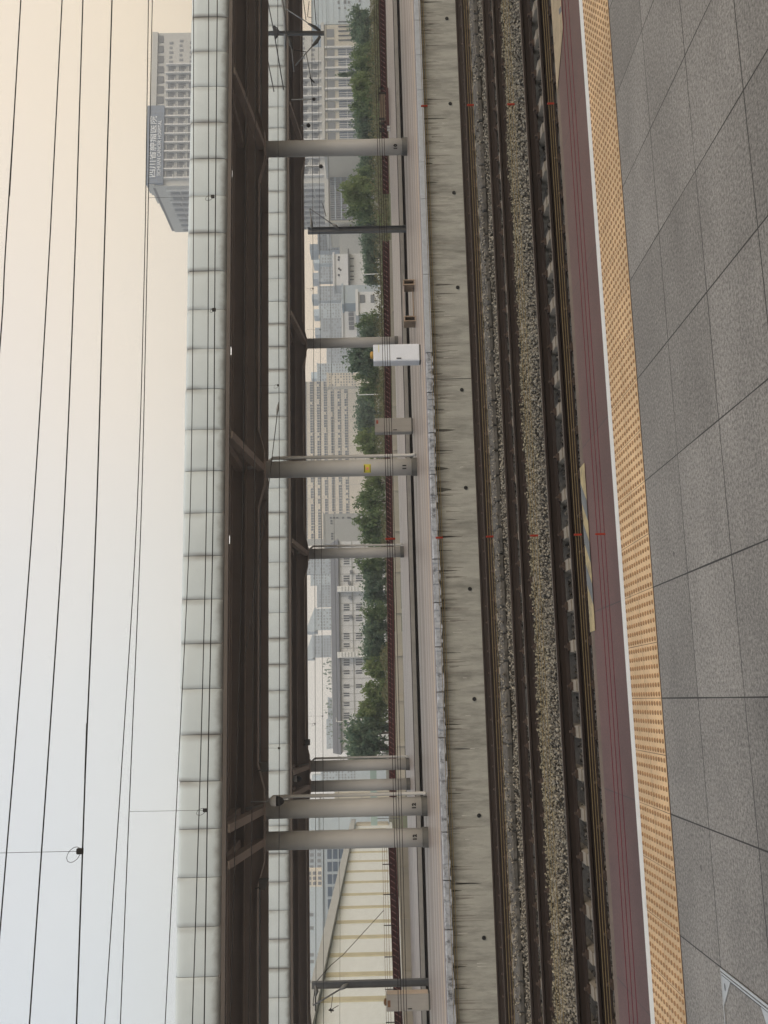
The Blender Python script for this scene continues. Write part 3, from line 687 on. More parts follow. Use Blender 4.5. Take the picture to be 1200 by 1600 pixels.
# ------------------------------------------------------------------ canopies and columns
CX = [-4.56, -3.5, 8.4, 21.25, 34.1, 46.9]
def canopy(yc, label, x0, npan, front=True):
    t = thing('platform_canopy', label, 'canopy', (0, yc, 5.5))
    x1 = x0 + npan*1.3333
    HW = 4.9
    # deck with ribs along the slope
    d = MB(); d.prism([(yc-HW+0.1, 6.62), (yc, 6.86), (yc+HW-0.1, 6.62), (yc+HW-0.1, 6.70), (yc, 6.94), (yc-HW+0.1, 6.70)], x0, x1)
    d.build('roof_deck', M['deck'], t)
    for s in (-1, 1):
        ye = yc+s*HW
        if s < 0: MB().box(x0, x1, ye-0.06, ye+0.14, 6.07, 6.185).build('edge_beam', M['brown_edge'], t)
        else: MB().box(x0, x1, ye-0.14, ye+0.06, 5.96, 6.24).build('edge_beam', M['brown'], t)
        MB().box(x0, x1, yc+s*2.6-0.07, yc+s*2.6+0.07, 6.38, 6.66).build('purlin', M['brown'], t)
        MB().box(x0, x1, yc+s*1.2-0.05, yc+s*1.2+0.05, 6.52, 6.74).build('purlin', M['brown'], t)
    # central girder with haunches at the columns
    gx = [x0]
    prof = [(x0, 5.78)]
    for c in CX:
        prof += [(c-1.45, 5.78), (c-0.62, 5.56), (c+0.62, 5.56), (c+1.45, 5.78)]
    pr = []
    for p in prof:
        if pr and p[0] < pr[-1][0]:
            pr = pr[:-1]; p = (p[0], 5.56)
            if pr[-1][0] > p[0]: continue
        pr.append(p)
    pr.append((x1, 5.78))
    MB().prismy(pr + [(x1, 6.80), (x0, 6.80)], yc-0.05, yc+0.05).build('girder_web', M['brown'], t)
    fl = MB()
    for a, b in zip(pr[:-1], pr[1:]): fl.beam((a[0], yc, a[1]-0.015), (b[0], yc, b[1]-0.015), 0.42, 0.03)
    fl.build('girder_flange', M['brown'], t)
    rb = MB(); rb.box(x0, x1, yc-0.23, yc-0.052, 6.19, 6.23); rb.build('girder_rib', M['brown'], t)
    # fascia panels on the side facing us, slightly pillowed and rounded under
    ye = yc-HW-0.02
    sec = [(0.30, 6.19), (0.12, 6.175), (0.03, 6.22), (-0.03, 6.33), (-0.055, 6.56), (-0.055, 7.22), (-0.05, 7.36), (-0.02, 7.44), (0.06, 7.475), (0.30, 7.48)]
    def panel(nx=8):
        mb = MB(); g = 0.006; W_ = 1.3333
        us = [0, 0.012, 0.045, 0.12, 0.5, 0.88, 0.955, 0.988, 1.0]
        for u in us:
            e = min(u, 1-u); push = 0.045*(1-math.exp(-e*W_/0.09))
            for yy, zz in sec:
                mb.v.append((g+u*(W_-2*g), ye+yy+0.03-push*(1 if yy < 0.1 else 0.2), zz))
        k_ = len(sec)
        for i in range(len(us)-1):
            for j in range(k_-1): mb.f.append((i*k_+j, (i+1)*k_+j, (i+1)*k_+j+1, i*k_+j+1))
        return mb
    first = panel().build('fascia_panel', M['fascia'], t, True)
    for i in range(npan):
        p = first if i == 0 else first.copy()
        if i: COL.objects.link(p); p.parent = t; p.matrix_parent_inverse = first.matrix_parent_inverse.copy()
        p.location = (x0+i*1.3333, random.uniform(-0.012, 0.012), random.uniform(-0.012, 0.012))
    MB().box(x0, x1, ye+0.035, ye+0.10, 6.22, 7.42).build('fascia_backing', M['fascia_seam'], t)
    MB().box(x0, x1, yc+HW-0.05, yc+HW+0.05, 6.26, 7.45).build('rear_fascia', M['fascia_plain'], t)
    return t
YC1, YC2 = 34.2, 55.5
XS1 = at(310, 82, 29.3).x
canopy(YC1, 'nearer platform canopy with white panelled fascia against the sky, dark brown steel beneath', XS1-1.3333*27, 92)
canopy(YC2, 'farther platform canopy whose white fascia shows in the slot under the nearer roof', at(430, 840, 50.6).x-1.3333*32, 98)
canopy(-3.6, 'added unseen canopy overhead that shades the platform we stand on', -30, 52)  # unseen roof added to darken the near platform

NUMS = {(-4.62): '12', (-3.55): '12', 8.45: '11', 20.5: '10'}
def column(X, yc, label, num=None, pipe=0, base=0.0):
    t = thing('canopy_column', label, 'column', (X, yc, base), 'round columns carrying the platform canopies')
    r = 0.31
    MB().lathe([(r, base+0.20), (r, 2.2), (r*0.985, 5.5)], X, yc, 36).build('shaft', M['column'], t, True)
    MB().lathe([(r+0.028, base), (r+0.028, base+0.19), (r+0.012, base+0.205)], X, yc, 36).build('skirt', M['skirt'], t)
    MB().lathe([(r*0.98, 5.46), (r+0.10, 5.50), (r+0.10, 5.545)], X, yc, 24).build('cap_plate', M['brown'], t)
    for s in (-1, 1):
        MB().beam((X, yc+s*0.15, 5.62), (X, yc+s*4.8, 6.12), 0.24, 0.26).build('brace_arm', M['brown'], t)
        MB().box(X-0.12, X+0.12, yc+s*2.55-2.2, yc+s*2.55+2.2, 6.30, 6.56).build('cross_beam', M['brown'], t)
    if num:
        ang = math.atan2(0-X, yc)
        d = Vector((math.sin(ang), -math.cos(ang), 0)); rt = Vector((-d.y, d.x, 0)); rt = Vector((math.cos(ang), math.sin(ang), 0))
        for i, ch in enumerate(num):
            off = (i-0.5)*0.105
            P = Vector((X, yc, 0)) + d*(r+0.012) + rt*off
            a2 = math.asin(off/r)
            mtx = Matrix(((rt.x, 0, d.x, P.x), (rt.y, 0, d.y, P.y), (0, 1, 0, base+0.46), (0, 0, 0, 1)))
            text_mesh('number', ch, 0.17, 0.002, M['ink'], mtx, t)
    if pipe:
        s = pipe; px, py = X+s*0.42, yc-0.05
        pm = M['column']
        MB().tube([(X+s*0.05, py-0.1, 6.15), (X+s*0.1, py-0.1, 5.78), (X+s*0.16, py-0.05, 5.52), (px, py, 5.24), (px, py, 0.22), (px, py-0.03, 0.13), (px, py-0.16, 0.07)], 0.062, 10).build('downpipe', pm, t, True)
        cl = MB()
        for z in (0.9, 2.2, 3.6, 4.8): cl.lathe([(0.072, z), (0.072, z+0.06)], px, py, 10); cl.box(min(px, X), max(px, X), py-0.015, py+0.015, z+0.01, z+0.05)
        cl.build('pipe_clamp', pm, t)
    return t
column(21.17, YC1, 'round grey column standing alone before the hospital towers, dome cameras hanging beside it', '10')
c8 = column(8.34, YC1, 'round grey column with a yellow warning sign and a downpipe', '11', 1)
column(-3.54, YC1, 'thick round grey column with a downpipe, right hand one of the close set front pair', '12', 1)
column(-4.56, YC1, 'thick round grey column, left hand one of the close set front pair, no downpipe', '12')
column(-17.4, YC1, 'grey column of the nearer canopy beyond the left edge of the view')
column(34.0, YC1, 'grey column of the nearer canopy beyond the right edge of the view')
column(21.35, YC2, 'slim far column without a pipe behind the white cabinet', None, 0, -0.03)
column(8.47, YC2, 'slim far column with a cranked downpipe standing clear of everything', None, 1, -0.03)
column(-3.48, YC2, 'slim far column with a cranked downpipe, right hand one of the far pair', None, 1, -0.03)
column(-4.56, YC2, 'slim far column, left hand one of the far pair, without a pipe', None, 0, -0.03)
column(34.3, YC2, 'far canopy column hidden behind the lone front column', None, 0, -0.03)
column(-17.4, YC2, 'far canopy column past the left edge of the view', None, 0, -0.03)
# warning sign wrapped on the column
sg = MB(); n = 8; ang0 = math.atan2(0-8.34, YC1)
SX, SY = 8.34, YC1
def curved(zlo, zhi, a0, a1, rad, mb, n=8):
    for i in range(n):
        p = a0+(a1-a0)*i/n; q = a0+(a1-a0)*(i+1)/n
        P = lambda a: (SX+rad*math.sin(a), SY-rad*math.cos(a))
        mb.quad((*P(p), zlo), (*P(q), zlo), (*P(q), zhi), (*P(p), zhi))
    return mb
zt, zb = at(568.5, 730, YC1).z, at(579.5, 730, YC1).z
sgn = curved(zb, zt, ang0-0.62, ang0+0.42, 0.316, sg).build('warning_sign', M['yellow'])
tag(sgn, 'small yellow warning sign wrapped round the grey column with the downpipe', 'sign')
curved(zb+0.015, zb+0.035, ang0-0.5, ang0+0.3, 0.319, MB()).build('sign_border', M['ink'], sgn)
curved(zt-0.045, zt-0.015, ang0-0.5, ang0+0.3, 0.319, MB()).build('sign_border', M['ink'], sgn)
curved(zb+0.075, zt-0.08, ang0-0.25, ang0+0.08, 0.319, MB()).build('sign_symbol', M['orange'], sgn)

# lamps under the nearer canopy
for i, (x, y, lb) in enumerate(((363, 5, 'lit lamp under the nearer canopy edge, at the right end of the view'), (362, 270, 'lit lamp under the nearer canopy edge, left of the hospital tower'), (360.5, 548, 'lit lamp under the nearer canopy edge, above the white cabinet'), (358, 843, 'lit lamp under the nearer canopy edge, above the far column that stands clear'), (353, 1163, 'lit lamp under the nearer canopy edge, closest to the front column pair'))):
    P = at(x-0.5, y, 30.1)
    t = thing('ceiling_lamp', lb, 'lamp', (P.x, 30.1, P.z), 'lamps under the nearer canopy')
    MB().box(P.x-0.20, P.x+0.20, 29.98, 30.22, P.z+0.05, P.z+0.11).build('housing', M['wplastic'], t)
    MB().cbox(P.x-0.13, P.x+0.13, 30.02, 30.18, P.z-0.02, P.z+0.049, 0.03).build('diffuser', LAMP, t)
    MB().tube([(P.x, 30.1, P.z+0.111), (P.x, 30.1, 6.63)], 0.015, 6).build('rod', M['brown'], t)

# ------------------------------------------------------------------ things on the middle platform
def cabinet(name, label, X, Yf, w, h, d, front, side, base=0.0):
    t = thing(name, label, 'cabinet', (X, Yf+d/2, base))
    MB().cbox(X-w/2, X+w/2, Yf, Yf+d, base+0.06, base+h, 0.012).build('body', front, t)
    MB().box(X-w/2+0.02, X+w/2-0.02, Yf+0.02, Yf+d-0.02, base, base+0.059).build('plinth', M['skirt'], t)
    dr = MB().cbox(X-w/2+0.03, X+w/2-0.03, Yf-0.012, Yf-0.001, base+0.10, base+h-0.05, 0.003).build('door', front, t)
    MB().cbox(X-w/2+0.07, X-w/2+0.10, Yf-0.035, Yf-0.0125, base+h*0.42, base+h*0.52, 0.005).build('handle', M['black'], dr)
    return t
t = cabinet('control_cabinet', 'white control cabinet with an amber beacon on top, near the middle platform edge', 10.72, 28.8, 0.56, 1.50, 0.45, M['cabw'], M['cabw'])
MB().lathe([(0.12, 1.50), (0.12, 1.56), (0.08, 1.60), (0.0, 1.605)], 10.72, 29.0, 16).build('beacon', SIGNAL, t, True)
MB().box(10.74, 10.98, 28.786, 28.7875, 1.32, 1.335).build('label_strip', M['yellow'], t)
t = cabinet('control_cabinet', 'plain grey cabinet with a small red mark near its top', 10.66, 36.7, 0.58, 1.50, 0.4, M['cabg'], M['cabg'])
MB().cbox(10.72, 10.86, 36.67, 36.687, 1.36, 1.44, 0.004).build('red_mark', mat('faded_red', (0.36, 0.09, 0.06), 0.6), t)
t = cabinet('control_cabinet', 'grey cabinet with a lit cream side and a brown beacon, at the left end', -10.42, 36.6, 0.56, 1.54, 0.5, M['cabg'], M['cabg'])
MB().box(-10.138, -10.132, 36.61, 37.09, 0.07, 1.53).build('side_panel', M['cabs'], t)  # brighter, warmer colour than the front carries the light from the right
MB().lathe([(0.12, 1.54), (0.12, 1.60), (0.05, 1.64)], -10.45, 36.85, 14).build('beacon', mat('brown_beacon', (0.19, 0.11, 0.05), 0.5), t, True)
MB().box(-10.55, -10.33, 36.583, 36.5865, 1.40, 1.50).build('rust_patch', mat('rust', (0.22, 0.12, 0.07), 0.8, 0.3, 12), t)

bx0, bx1 = 13.0, 14.35; by = 31.9
t = thing('bench', 'low metal bench with boxy open end frames on the middle platform', 'bench', (13.7, by, 0))
for X in (bx0, bx1):
    e = MB(); w = 0.30
    e.box(X-0.10, X-0.065, by-w, by+w, 0.0, 0.40); e.box(X+0.065, X+0.10, by-w, by+w, 0.0, 0.40); e.box(X-0.064, X+0.064, by-w, by+w, 0.365, 0.40); e.box(X-0.064, X+0.064, by-w, by+w, 0.0, 0.035)
    e.box(X-0.064, X+0.064, by+0.1, by+0.13, 0.036, 0.24)
    e.build('end_frame', M['brownp'], t)
s = MB()
for k in range(5): s.box(bx0+0.11, bx1-0.11, by-0.26+k*0.11, by-0.18+k*0.11, 0.372, 0.398)
s.build('seat', M['pave'], t)
MB().box(bx0+0.11, bx1-0.11, by-0.03, by+0.03, 0.04, 0.08).build('stretcher', M['brownp'], t)

# ------------------------------------------------------------------ overhead line
def wire(label, pts, Y, r, group='overhead line wires', ext=True, name='overhead_wire', drops=()):
    P = [at(x, y, Y) for x, y in pts]
    if ext:
        d = (P[0]-P[1]).normalized(); P = [P[0]+d*25] + P
        d = (P[-1]-P[-2]).normalized(); P = P + [P[-1]+d*25]
    # smooth sag between the traced points
    Q = []
    for i in range(len(P)-1):
        p0, p1, p2, p3 = P[max(i-1, 0)], P[i], P[i+1], P[min(i+2, len(P)-1)]
        for k in range(6):
            u = k/6
            Q.append(0.5*((2*p1)+(p2-p0)*u+(2*p0-5*p1+4*p2-p3)*u*u+(3*p1-p0-3*p2+p3)*u*u*u))
    Q.append(P[-1])
    t = thing(name, label, 'wire', tuple(P[len(P)//2]), group)
    MB().tube(Q, r, 6).build('cable', M['wire'], t, True)
    for (x0, y0, x1, y1, lx, ly) in drops:
        a, b = at(x0, y0, Y), at(x1, y1, Y)
        dr = MB().tube([a, b], r*0.32, 5).build('dropper', M['wire'], t)
        ls = abs(lx)*1.0
        if lx:
            lp = []
            for k in range(13):
                an = 2*math.pi*k/12; sx = at(x1-lx*(1-math.cos(an))/2, y1+ly*math.sin(an)*0.5+ly*0.5*(1-math.cos(an))/2, Y); lp.append(sx)
            MB().tube(lp, r*0.38, 5).build('dropper_loop', M['wire'], dr)
        MB().cbox(b.x-0.025, b.x+0.025, Y-0.018, Y+0.018, b.z-0.02, b.z+0.035, 0.006).build('dropper_clamp', M['wire'], dr)
    return t
wire('sagging black wire in the top corner of the sky, topmost of all', [(32.5, 0), (22, 180), (8, 400), (0, 540), (-40, 1000), (-72, 1600)], 8.7, 0.0062)
wire('black feeder wire crossing the sky, second from the top', [(97, 0), (76.5, 400), (52, 800), (21, 1200), (-12, 1600)], 10.8, 0.0075)
wire('black feeder wire crossing the sky, third from the top', [(129.5, 0), (117, 400), (100, 800), (74, 1200), (46, 1600)], 11.6, 0.0085)
wire('thick black contact wire in the sky with one looped dropper near its left end', [(175, 0), (162.7, 400), (150.7, 800), (133.5, 1200), (119.5, 1600)], 8.75, 0.0068, drops=[(-60, 1334, 126, 1330, 22, 22)])
wire('thin messenger wire in the sky, upper of the close pair, no droppers on it', [(232, 0), (226, 400), (214, 800), (190, 1200), (163.5, 1600)], 14.6, 0.0075)
wire('messenger wire in the sky, lower of the close pair, with two droppers', [(238, 0), (230, 400), (220.7, 800), (204.5, 1200), (188, 1600)], TR2, 0.0070)
wire('wire along the top edge of the nearer white fascia', [(302.5, 0), (302, 400), (297, 800), (278.5, 1200), (258, 1600)], 18.6, 0.0085)
wire('thin wire across the middle of the nearer white fascia, upper of two', [(326, 0), (325.6, 400), (322.5, 800), (313, 1200), (300.5, 1600)], 16.2, 0.0085)
wire('contact wire across the nearer white fascia, lower of two, two droppers clamped to it', [(339.5, 0), (336, 400), (333, 800), (325, 1200), (319, 1600)], TR2, 0.0085, drops=[(203, 1268, 321, 1266, 14, 10), (232, 309, 333, 307, 12, 8), (329, 482, 335, 484, 7, 5)])
wire('faint contact wire against the dark underside of the nearer canopy', [(399, 200), (398, 740), (393.5, 1280), (388, 1600)], 18.6, 0.008)
wire('faint messenger wire against the dark canopy girder, close under its top', [(384, 200), (380, 740), (368, 1280), (360, 1600)], 18.6, 0.008)
wire('contact wire crossing the farther white fascia', [(434, 0), (435, 400), (436.6, 800), (436.3, 1200), (435.5, 1600)], TR4, 0.0095, drops=[(400, 602, 435, 602, 7, 6), (412, 1169, 436.5, 1169, 0, 0)])
wire('wire seen against the sky below the farther canopy, upper of two', [(487, 0), (489, 400), (491.5, 800), (492.8, 1200), (494, 1600)], 40.0, 0.0105, drops=[(478, 1131, 492.4, 1131, 5, 4), (478, 451, 489.3, 451, 5, 4)])
wire('wire seen against the sky below the farther canopy, lower of two', [(497, 0), (500, 440), (502.5, 900), (504.8, 1200), (505.5, 1600)], 43.5, 0.0105, drops=[(480, 1119, 504.2, 1119, 0, 0), (480, 515, 500.5, 515, 0, 0)])
wire('thin wire crossing the pale warehouse and low houses', [(514, 300), (520, 700), (527, 1100), (531, 1400), (531, 1600)], 66, 0.011)
# anchor wire with insulator
t = thing('anchor_wire', 'slanting anchor wire with a rod insulator crossing the girder and the farther fascia', 'wire', tuple(at(434, 640, 24.0)))
MB().tube([at(435.5, 628, 24.0), at(428, 690, 24.0), at(414, 807, 24.0), at(381, 1040, 24.0)], 0.011, 6).build('cable', M['wire'], t)
MB().tube([at(434.5, 632, 24.0), at(433.6, 640, 24.0), at(432.6, 648, 24.0)], [0.02, 0.035, 0.02], 8).build('insulator', M['insul'], t)

# mast row beyond the middle platform
def mast(y, xt, xb, Y, label, w=0.27, lampmast=False, arm=-1):
    B = at(xb, y, Y); T = at(xt, y, Y); X = B.x; z0 = -1.6
    t = thing('catenary_mast', label, 'mast', (X, Y, z0), 'steel masts of the overhead line')
    pole = MB(); h = w/2
    pole.box(X-h, X-h+0.02, Y-h, Y+h, z0, T.z); pole.box(X+h-0.02, X+h, Y-h, Y+h, z0, T.z); pole.box(X-h+0.021, X+h-0.021, Y-0.012, Y+0.012, z0, T.z)
    pole.build('pole', M['steel'], t)
    return t, X, T.z
t, X, zt = mast(1535, 487, 646, 45.6, 'grey steel mast with a lamp headed arm before the striped warehouse')
P = lambda x, y: at(x, y, 45.3)
MB().tube([P(489, 1571), P(508, 1560), P(531, 1546)], 0.035, 8).build('bracket_tube', M['steel'], t, True)
MB().tube([P(531, 1546), P(538, 1541.5), P(544, 1538)], [0.05, 0.10, 0.06], 10).build('insulator', M['insul'], t, True)
MB().tube([P(492, 1543), P(489, 1571)], 0.02, 6).build('stay', M['wire'], t)
MB().tube([P(493, 1541), P(493, 1580)], 0.028, 6).build('top_tube', M['wire'], t)
MB().tube([P(493, 1540), P(495, 1549), P(493, 1556)], [0.05, 0.085, 0.05], 8).build('insulator', M['insul'], t, True)
MB().tube([P(520, 1555), P(517, 1578)], 0.014, 6).build('steady_arm', M['wire'], t)
MB().tube([P(517, 1578), P(529, 1571)], 0.014, 6).build('steady_arm', M['wire'], t)
wk = MB(); wk.beam(P(513.5, 1578), P(521.5, 1579), 0.05, 0.06); wk.beam(P(516.5, 1575), P(517.5, 1582), 0.05, 0.05); wk.build('wire_clamp', M['wire'], t)
gw = MB().tube([at(495, 1533, 45.8), at(517, 1508, 47), at(536, 1492, 48.5), at(600, 1422, 55)], 0.016, 5)
tag(gw.build('guy_wire', M['wire']), 'diagonal guy wire slanting down across the striped warehouse wall', 'wire')
t, X, zt = mast(358, 481, 616, 45.6, 'dark grey steel mast standing between the hospital towers and the low white houses')
MB().tube([P(484, 326), P(506, 341), P(519, 350)], 0.03, 8).build('bracket_tube', M['steel'], t, True)
MB().tube([P(519, 350), P(524, 353), P(529, 357)], [0.045, 0.085, 0.05], 10).build('insulator', M['insul'], t, True)
MB().tube([P(487, 357), P(486.5, 352), P(486, 340), P(484, 326)], [0.06, 0.075, 0.03, 0.02], 8).build('top_tube', M['insul'], t, True)
MB().tube([P(504, 318), P(509.5, 338)], 0.02, 6).build('steady_arm', M['wire'], t)

# hanging bracket of the overhead line at the right end
HY = 40.6
P = lambda x, y: at(x, y, HY)
B = P(420, 51)
t = thing('catenary_bracket', 'drop post of the overhead line hanging under the canopies with insulator arms to both sides', 'bracket', tuple(P(505, 51)))
MB().beam(P(405, 52), P(506, 52), 0.14, 0.16, (0, 1, 0)).build('drop_post', M['steel'], t)
MB().tube([P(428, 40), P(433, 44), P(437, 50)], 0.02, 6).build('stay', M['wire'], t)
c = MB(); a0, a1, a2 = P(427, 41), P(430, 61), P(438, 51)
n = len(c.v)
for off in (-0.06, 0.06): c.v += [(p.x, p.y+off, p.z) for p in (a0, a1, a2)]
c.f += [(0, 1, 2), (5, 4, 3), (0, 3, 4, 1), (1, 4, 5, 2), (2, 5, 3, 0)]
c.build('gusset', M['steel'], t)
MB().tube([P(447, 14), P(477, 33), P(482, 37)], 0.028, 8).build('arm_tube', M['galv'], t, True)
MB().tube([P(482, 37), P(492, 42.5), P(500, 48)], [0.05, 0.09, 0.06], 10).build('insulator', M['insul'], t, True)
MB().tube([P(500, 57), P(494, 66), P(488, 72)], [0.06, 0.09, 0.05], 10).build('insulator', M['insul'], t, True)
MB().tube([P(488, 72), P(479, 82), P(462, 102)], 0.028, 8).build('arm_tube', M['galv'], t, True)
MB().tube([P(459, 78), P(478, 81), P(485, 118), P(488, 134)], 0.02, 6).build('steady_arm', M['wire'], t)
MB().tube([P(484, 121), P(491, 129)], 0.03, 6).build('wire_clamp', M['wire'], t)
MB().tube([P(451, 57), P(454, 68), P(456, 76)], [0.05, 0.085, 0.03], 10).build('insulator', M['insul'], t, True)
MB().tube([P(456, 76), P(459.5, 112)], 0.024, 8).build('arm_tube', M['galv'], t, True)
MB().tube([P(441, 0), P(445, 28), P(446.5, 51), P(445.5, 78)], [0.05, 0.06, 0.085, 0.03], 10).build('insulator', M['galv'], t, True)
MB().tube([P(474, 0), P(477.5, 26), P(478, 31)], 0.018, 6).build('stay', M['wire'], t)
MB().tube([P(483, 2), P(480.5, 26), P(487, 28)], 0.016, 6).build('stay', M['wire'], t)
MB().tube([P(418, 0), P(427, 45), P(434, 85), P(443, 140)], 0.03, 6).build('tie_rod', M['steel'], t)
MB().tube([P(418, 92), P(428, 143)], 0.03, 6).build('tie_rod', M['steel'], t)
MB().tube([P(491, 0), P(494, 38)], 0.02, 6).build('stay', M['wire'], t)

# cameras and loudspeakers hanging from the girder
def dome(x, y, Y, xt, label, white=False, r=0.14):
    C = at(x, y, Y); T = at(xt, y, Y)
    t = thing('dome_camera', label, 'camera', (C.x, Y, C.z), 'dome cameras on hanging rods')
    MB().tube([(C.x, Y, T.z), (C.x, Y, C.z+0.05)], 0.022, 8).build('rod', M['galv'], t)
    if white:
        MB().lathe([(0.03, C.z+0.16), (0.15, C.z+0.08), (0.17, C.z-0.08)], C.x, Y, 18).build('housing', M['wplastic'], t, True)
        MB().lathe([(0.165, C.z-0.081), (0.15, C.z-0.2), (0.08, C.z-0.31), (0.0, C.z-0.34)], C.x, Y, 18).build('dome', M['black'], t, True)
    else:
        MB().lathe([(0.0, C.z+r), (r*0.7, C.z+r*0.7), (r, C.z), (r*0.7, C.z-r*0.7), (0, C.z-r)], C.x, Y, 16).build('dome', M['black'], t, True)
dome(428, 1252, 33.2, 392, 'white and black dome camera hanging beside the front column pair', True)
dome(462, 1217, 54, 412, 'white and black dome camera hanging farther back above the far column pair', True)
dome(490.5, 155, 33.2, 455, 'small black dome camera on a thin rod before the hospital windows', r=0.07)
dome(501.5, 260, 33.2, 478, 'small black dome camera on a rod just left of the lone front column', r=0.08)
dome(482, 196, 33.0, 470, 'black lens camera of the pair clamped right of the lone front column', r=0.085)
def flood(x, y, Y, label, tilt):
    C = at(x, y, Y); t = thing('floodlight', label, 'floodlight', (C.x, Y, C.z), 'small floodlights clamped to the canopies')
    mb = MB(); mb.beam((C.x-0.16, Y, C.z+0.02*tilt), (C.x+0.16, Y, C.z-0.02*tilt), 0.2, 0.2)
    mb.v = [(X_, Y_, Z_) if i < 4 else (X_, Y+(Y_-Y)*1.5, C.z+(Z_-C.z)*1.5) for i, (X_, Y_, Z_) in enumerate(mb.v)]
    mb.build('housing', M['skirt'], t)
    MB().tube([(C.x-0.1, Y, C.z+0.08), (C.x-0.14, Y+0.02, C.z+0.26)], 0.02, 6).build('bracket', M['skirt'], t)
flood(413, 1198, 33.0, 'dark floodlight clamped by the girder just right of the front column pair', -1)
flood(411, 1381, 33.0, 'dark floodlight under the girder left of the front column pair', 1)
flood(481, 1160, 54.5, 'dark floodlight in the bright gap below the farther canopy', -1)

# ------------------------------------------------------------------ boundary: cream wall, red lattice, frame
def fence_run(name, label, pts, z0fn, hgt):
    t = thing(name, label, 'fence', (pts[0][0], pts[0][1], 0))
    b = MB(); bars = MB(); edge = MB()
    for (xa, ya), (xb, yb) in zip(pts[:-1], pts[1:]):
        L = math.hypot(xb-xa, yb-ya); dx, dy = (xb-xa)/L, (yb-ya)/L; n = max(1, int(L/0.36))
        za, zb_ = z0fn(xa), z0fn(xb)
        b.quad((xa, ya+0.08, za), (xb, yb+0.08, zb_), (xb, yb+0.08, zb_+hgt), (xa, ya+0.08, za+hgt))
        b.beam((xa, ya, za+0.03), (xb, yb, zb_+0.03), 0.1, 0.06); b.beam((xa, ya, za+hgt-0.03), (xb, yb, zb_+hgt-0.03), 0.1, 0.06)
        for k in range(n):
            u = k/n*L; v = min(L, u+0.34); zu = za+(zb_-za)*u/L
            bars.beam((xa+dx*u, ya+dy*u, zu+0.06), (xa+dx*v, ya+dy*v, zu+hgt-0.06), 0.03, 0.09, (0, 1, 0))
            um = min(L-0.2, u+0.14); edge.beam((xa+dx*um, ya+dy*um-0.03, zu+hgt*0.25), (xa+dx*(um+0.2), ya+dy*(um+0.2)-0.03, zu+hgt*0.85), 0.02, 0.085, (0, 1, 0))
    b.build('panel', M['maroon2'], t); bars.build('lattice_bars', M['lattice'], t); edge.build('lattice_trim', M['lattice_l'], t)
    return t
FR = [(-8.0, 74.0), (5, 72.0), (20, 70.0), (34, 67.5)]
zr = lambda X: 0.52 - 0.0106*(X+8)
fence_run('lattice_fence', 'long dark red lattice fence running behind the far platform under the trees', FR, zr, 0.50)
FR2 = [(37.5, 66.8), (60, 63.0)]
fence_run('lattice_fence', 'short dark red lattice fence at the right end beyond the maroon frame', FR2, lambda X: 0.02 - 0.004*(X-37), 0.50)
FL = [(-24, 62.5), (-9.2, 66.0)]
fence_run('lattice_fence', 'dark red lattice fence along the foot of the striped warehouse', FL, lambda X: 0.52+0.012*(X+24), 0.52)
def low_wall(pts, ztop, label, zb=-0.3):
    t = thing('boundary_wall', label, 'wall', (pts[0][0], pts[0][1], zb)); m = MB(); pl = MB()
    for (xa, ya), (xb, yb) in zip(pts[:-1], pts[1:]):
        L = math.hypot(xb-xa, yb-ya)
        for o in (0.0,): m.beam((xa, ya-0.1+o, (zb+ztop(xa))/2-0.02), (xb, yb-0.1+o, (zb+ztop(xb))/2-0.02), 0.2, (ztop(xa)+ztop(xb))/2-zb-0.04)
        n = int(L/3.0)
        for k in range(n):
            u = (k+0.5)/n; X_, Y_ = xa+(xb-xa)*u, ya+(yb-ya)*u; pl.box(X_-0.16, X_+0.16, Y_-0.34, Y_-0.2, zb, ztop(X_)-0.12)
    m.build('wall_face', M['cream'], t); pl.build('pier', M['cream'], t)
low_wall(FR, zr, 'low cream boundary wall with short piers under the long red lattice', -0.2)
low_wall(FR2, lambda X: 0.02-0.004*(X-37), 'low cream boundary wall at the right end past the maroon frame', -0.75)
low_wall(FL, lambda X: 0.52+0.012*(X+24), 'low pale boundary wall below the striped warehouse', -0.2)
# barbed strip in front of the warehouse
t = thing('wire_fence', 'thin rusty wire strip on short posts in front of the warehouse wall', 'fence', (-20, 61.5, 1.1))
q = MB(); q2 = MB()
for k in range(9): X = -22.5+k*1.75; Y = 62.2+k*0.38; q.box(X-0.025, X+0.025, Y-0.025, Y+0.025, 0.9, 1.62)
for z in (1.30, 1.45, 1.58): q2.tube([(-23, 62.1, z), (-8.6, 65.3, z+0.02)], 0.012, 5)
q.build('post', M['rail'], t); q2.build('strand', mat('rust_wire', (0.20, 0.09, 0.07), 0.8), t)

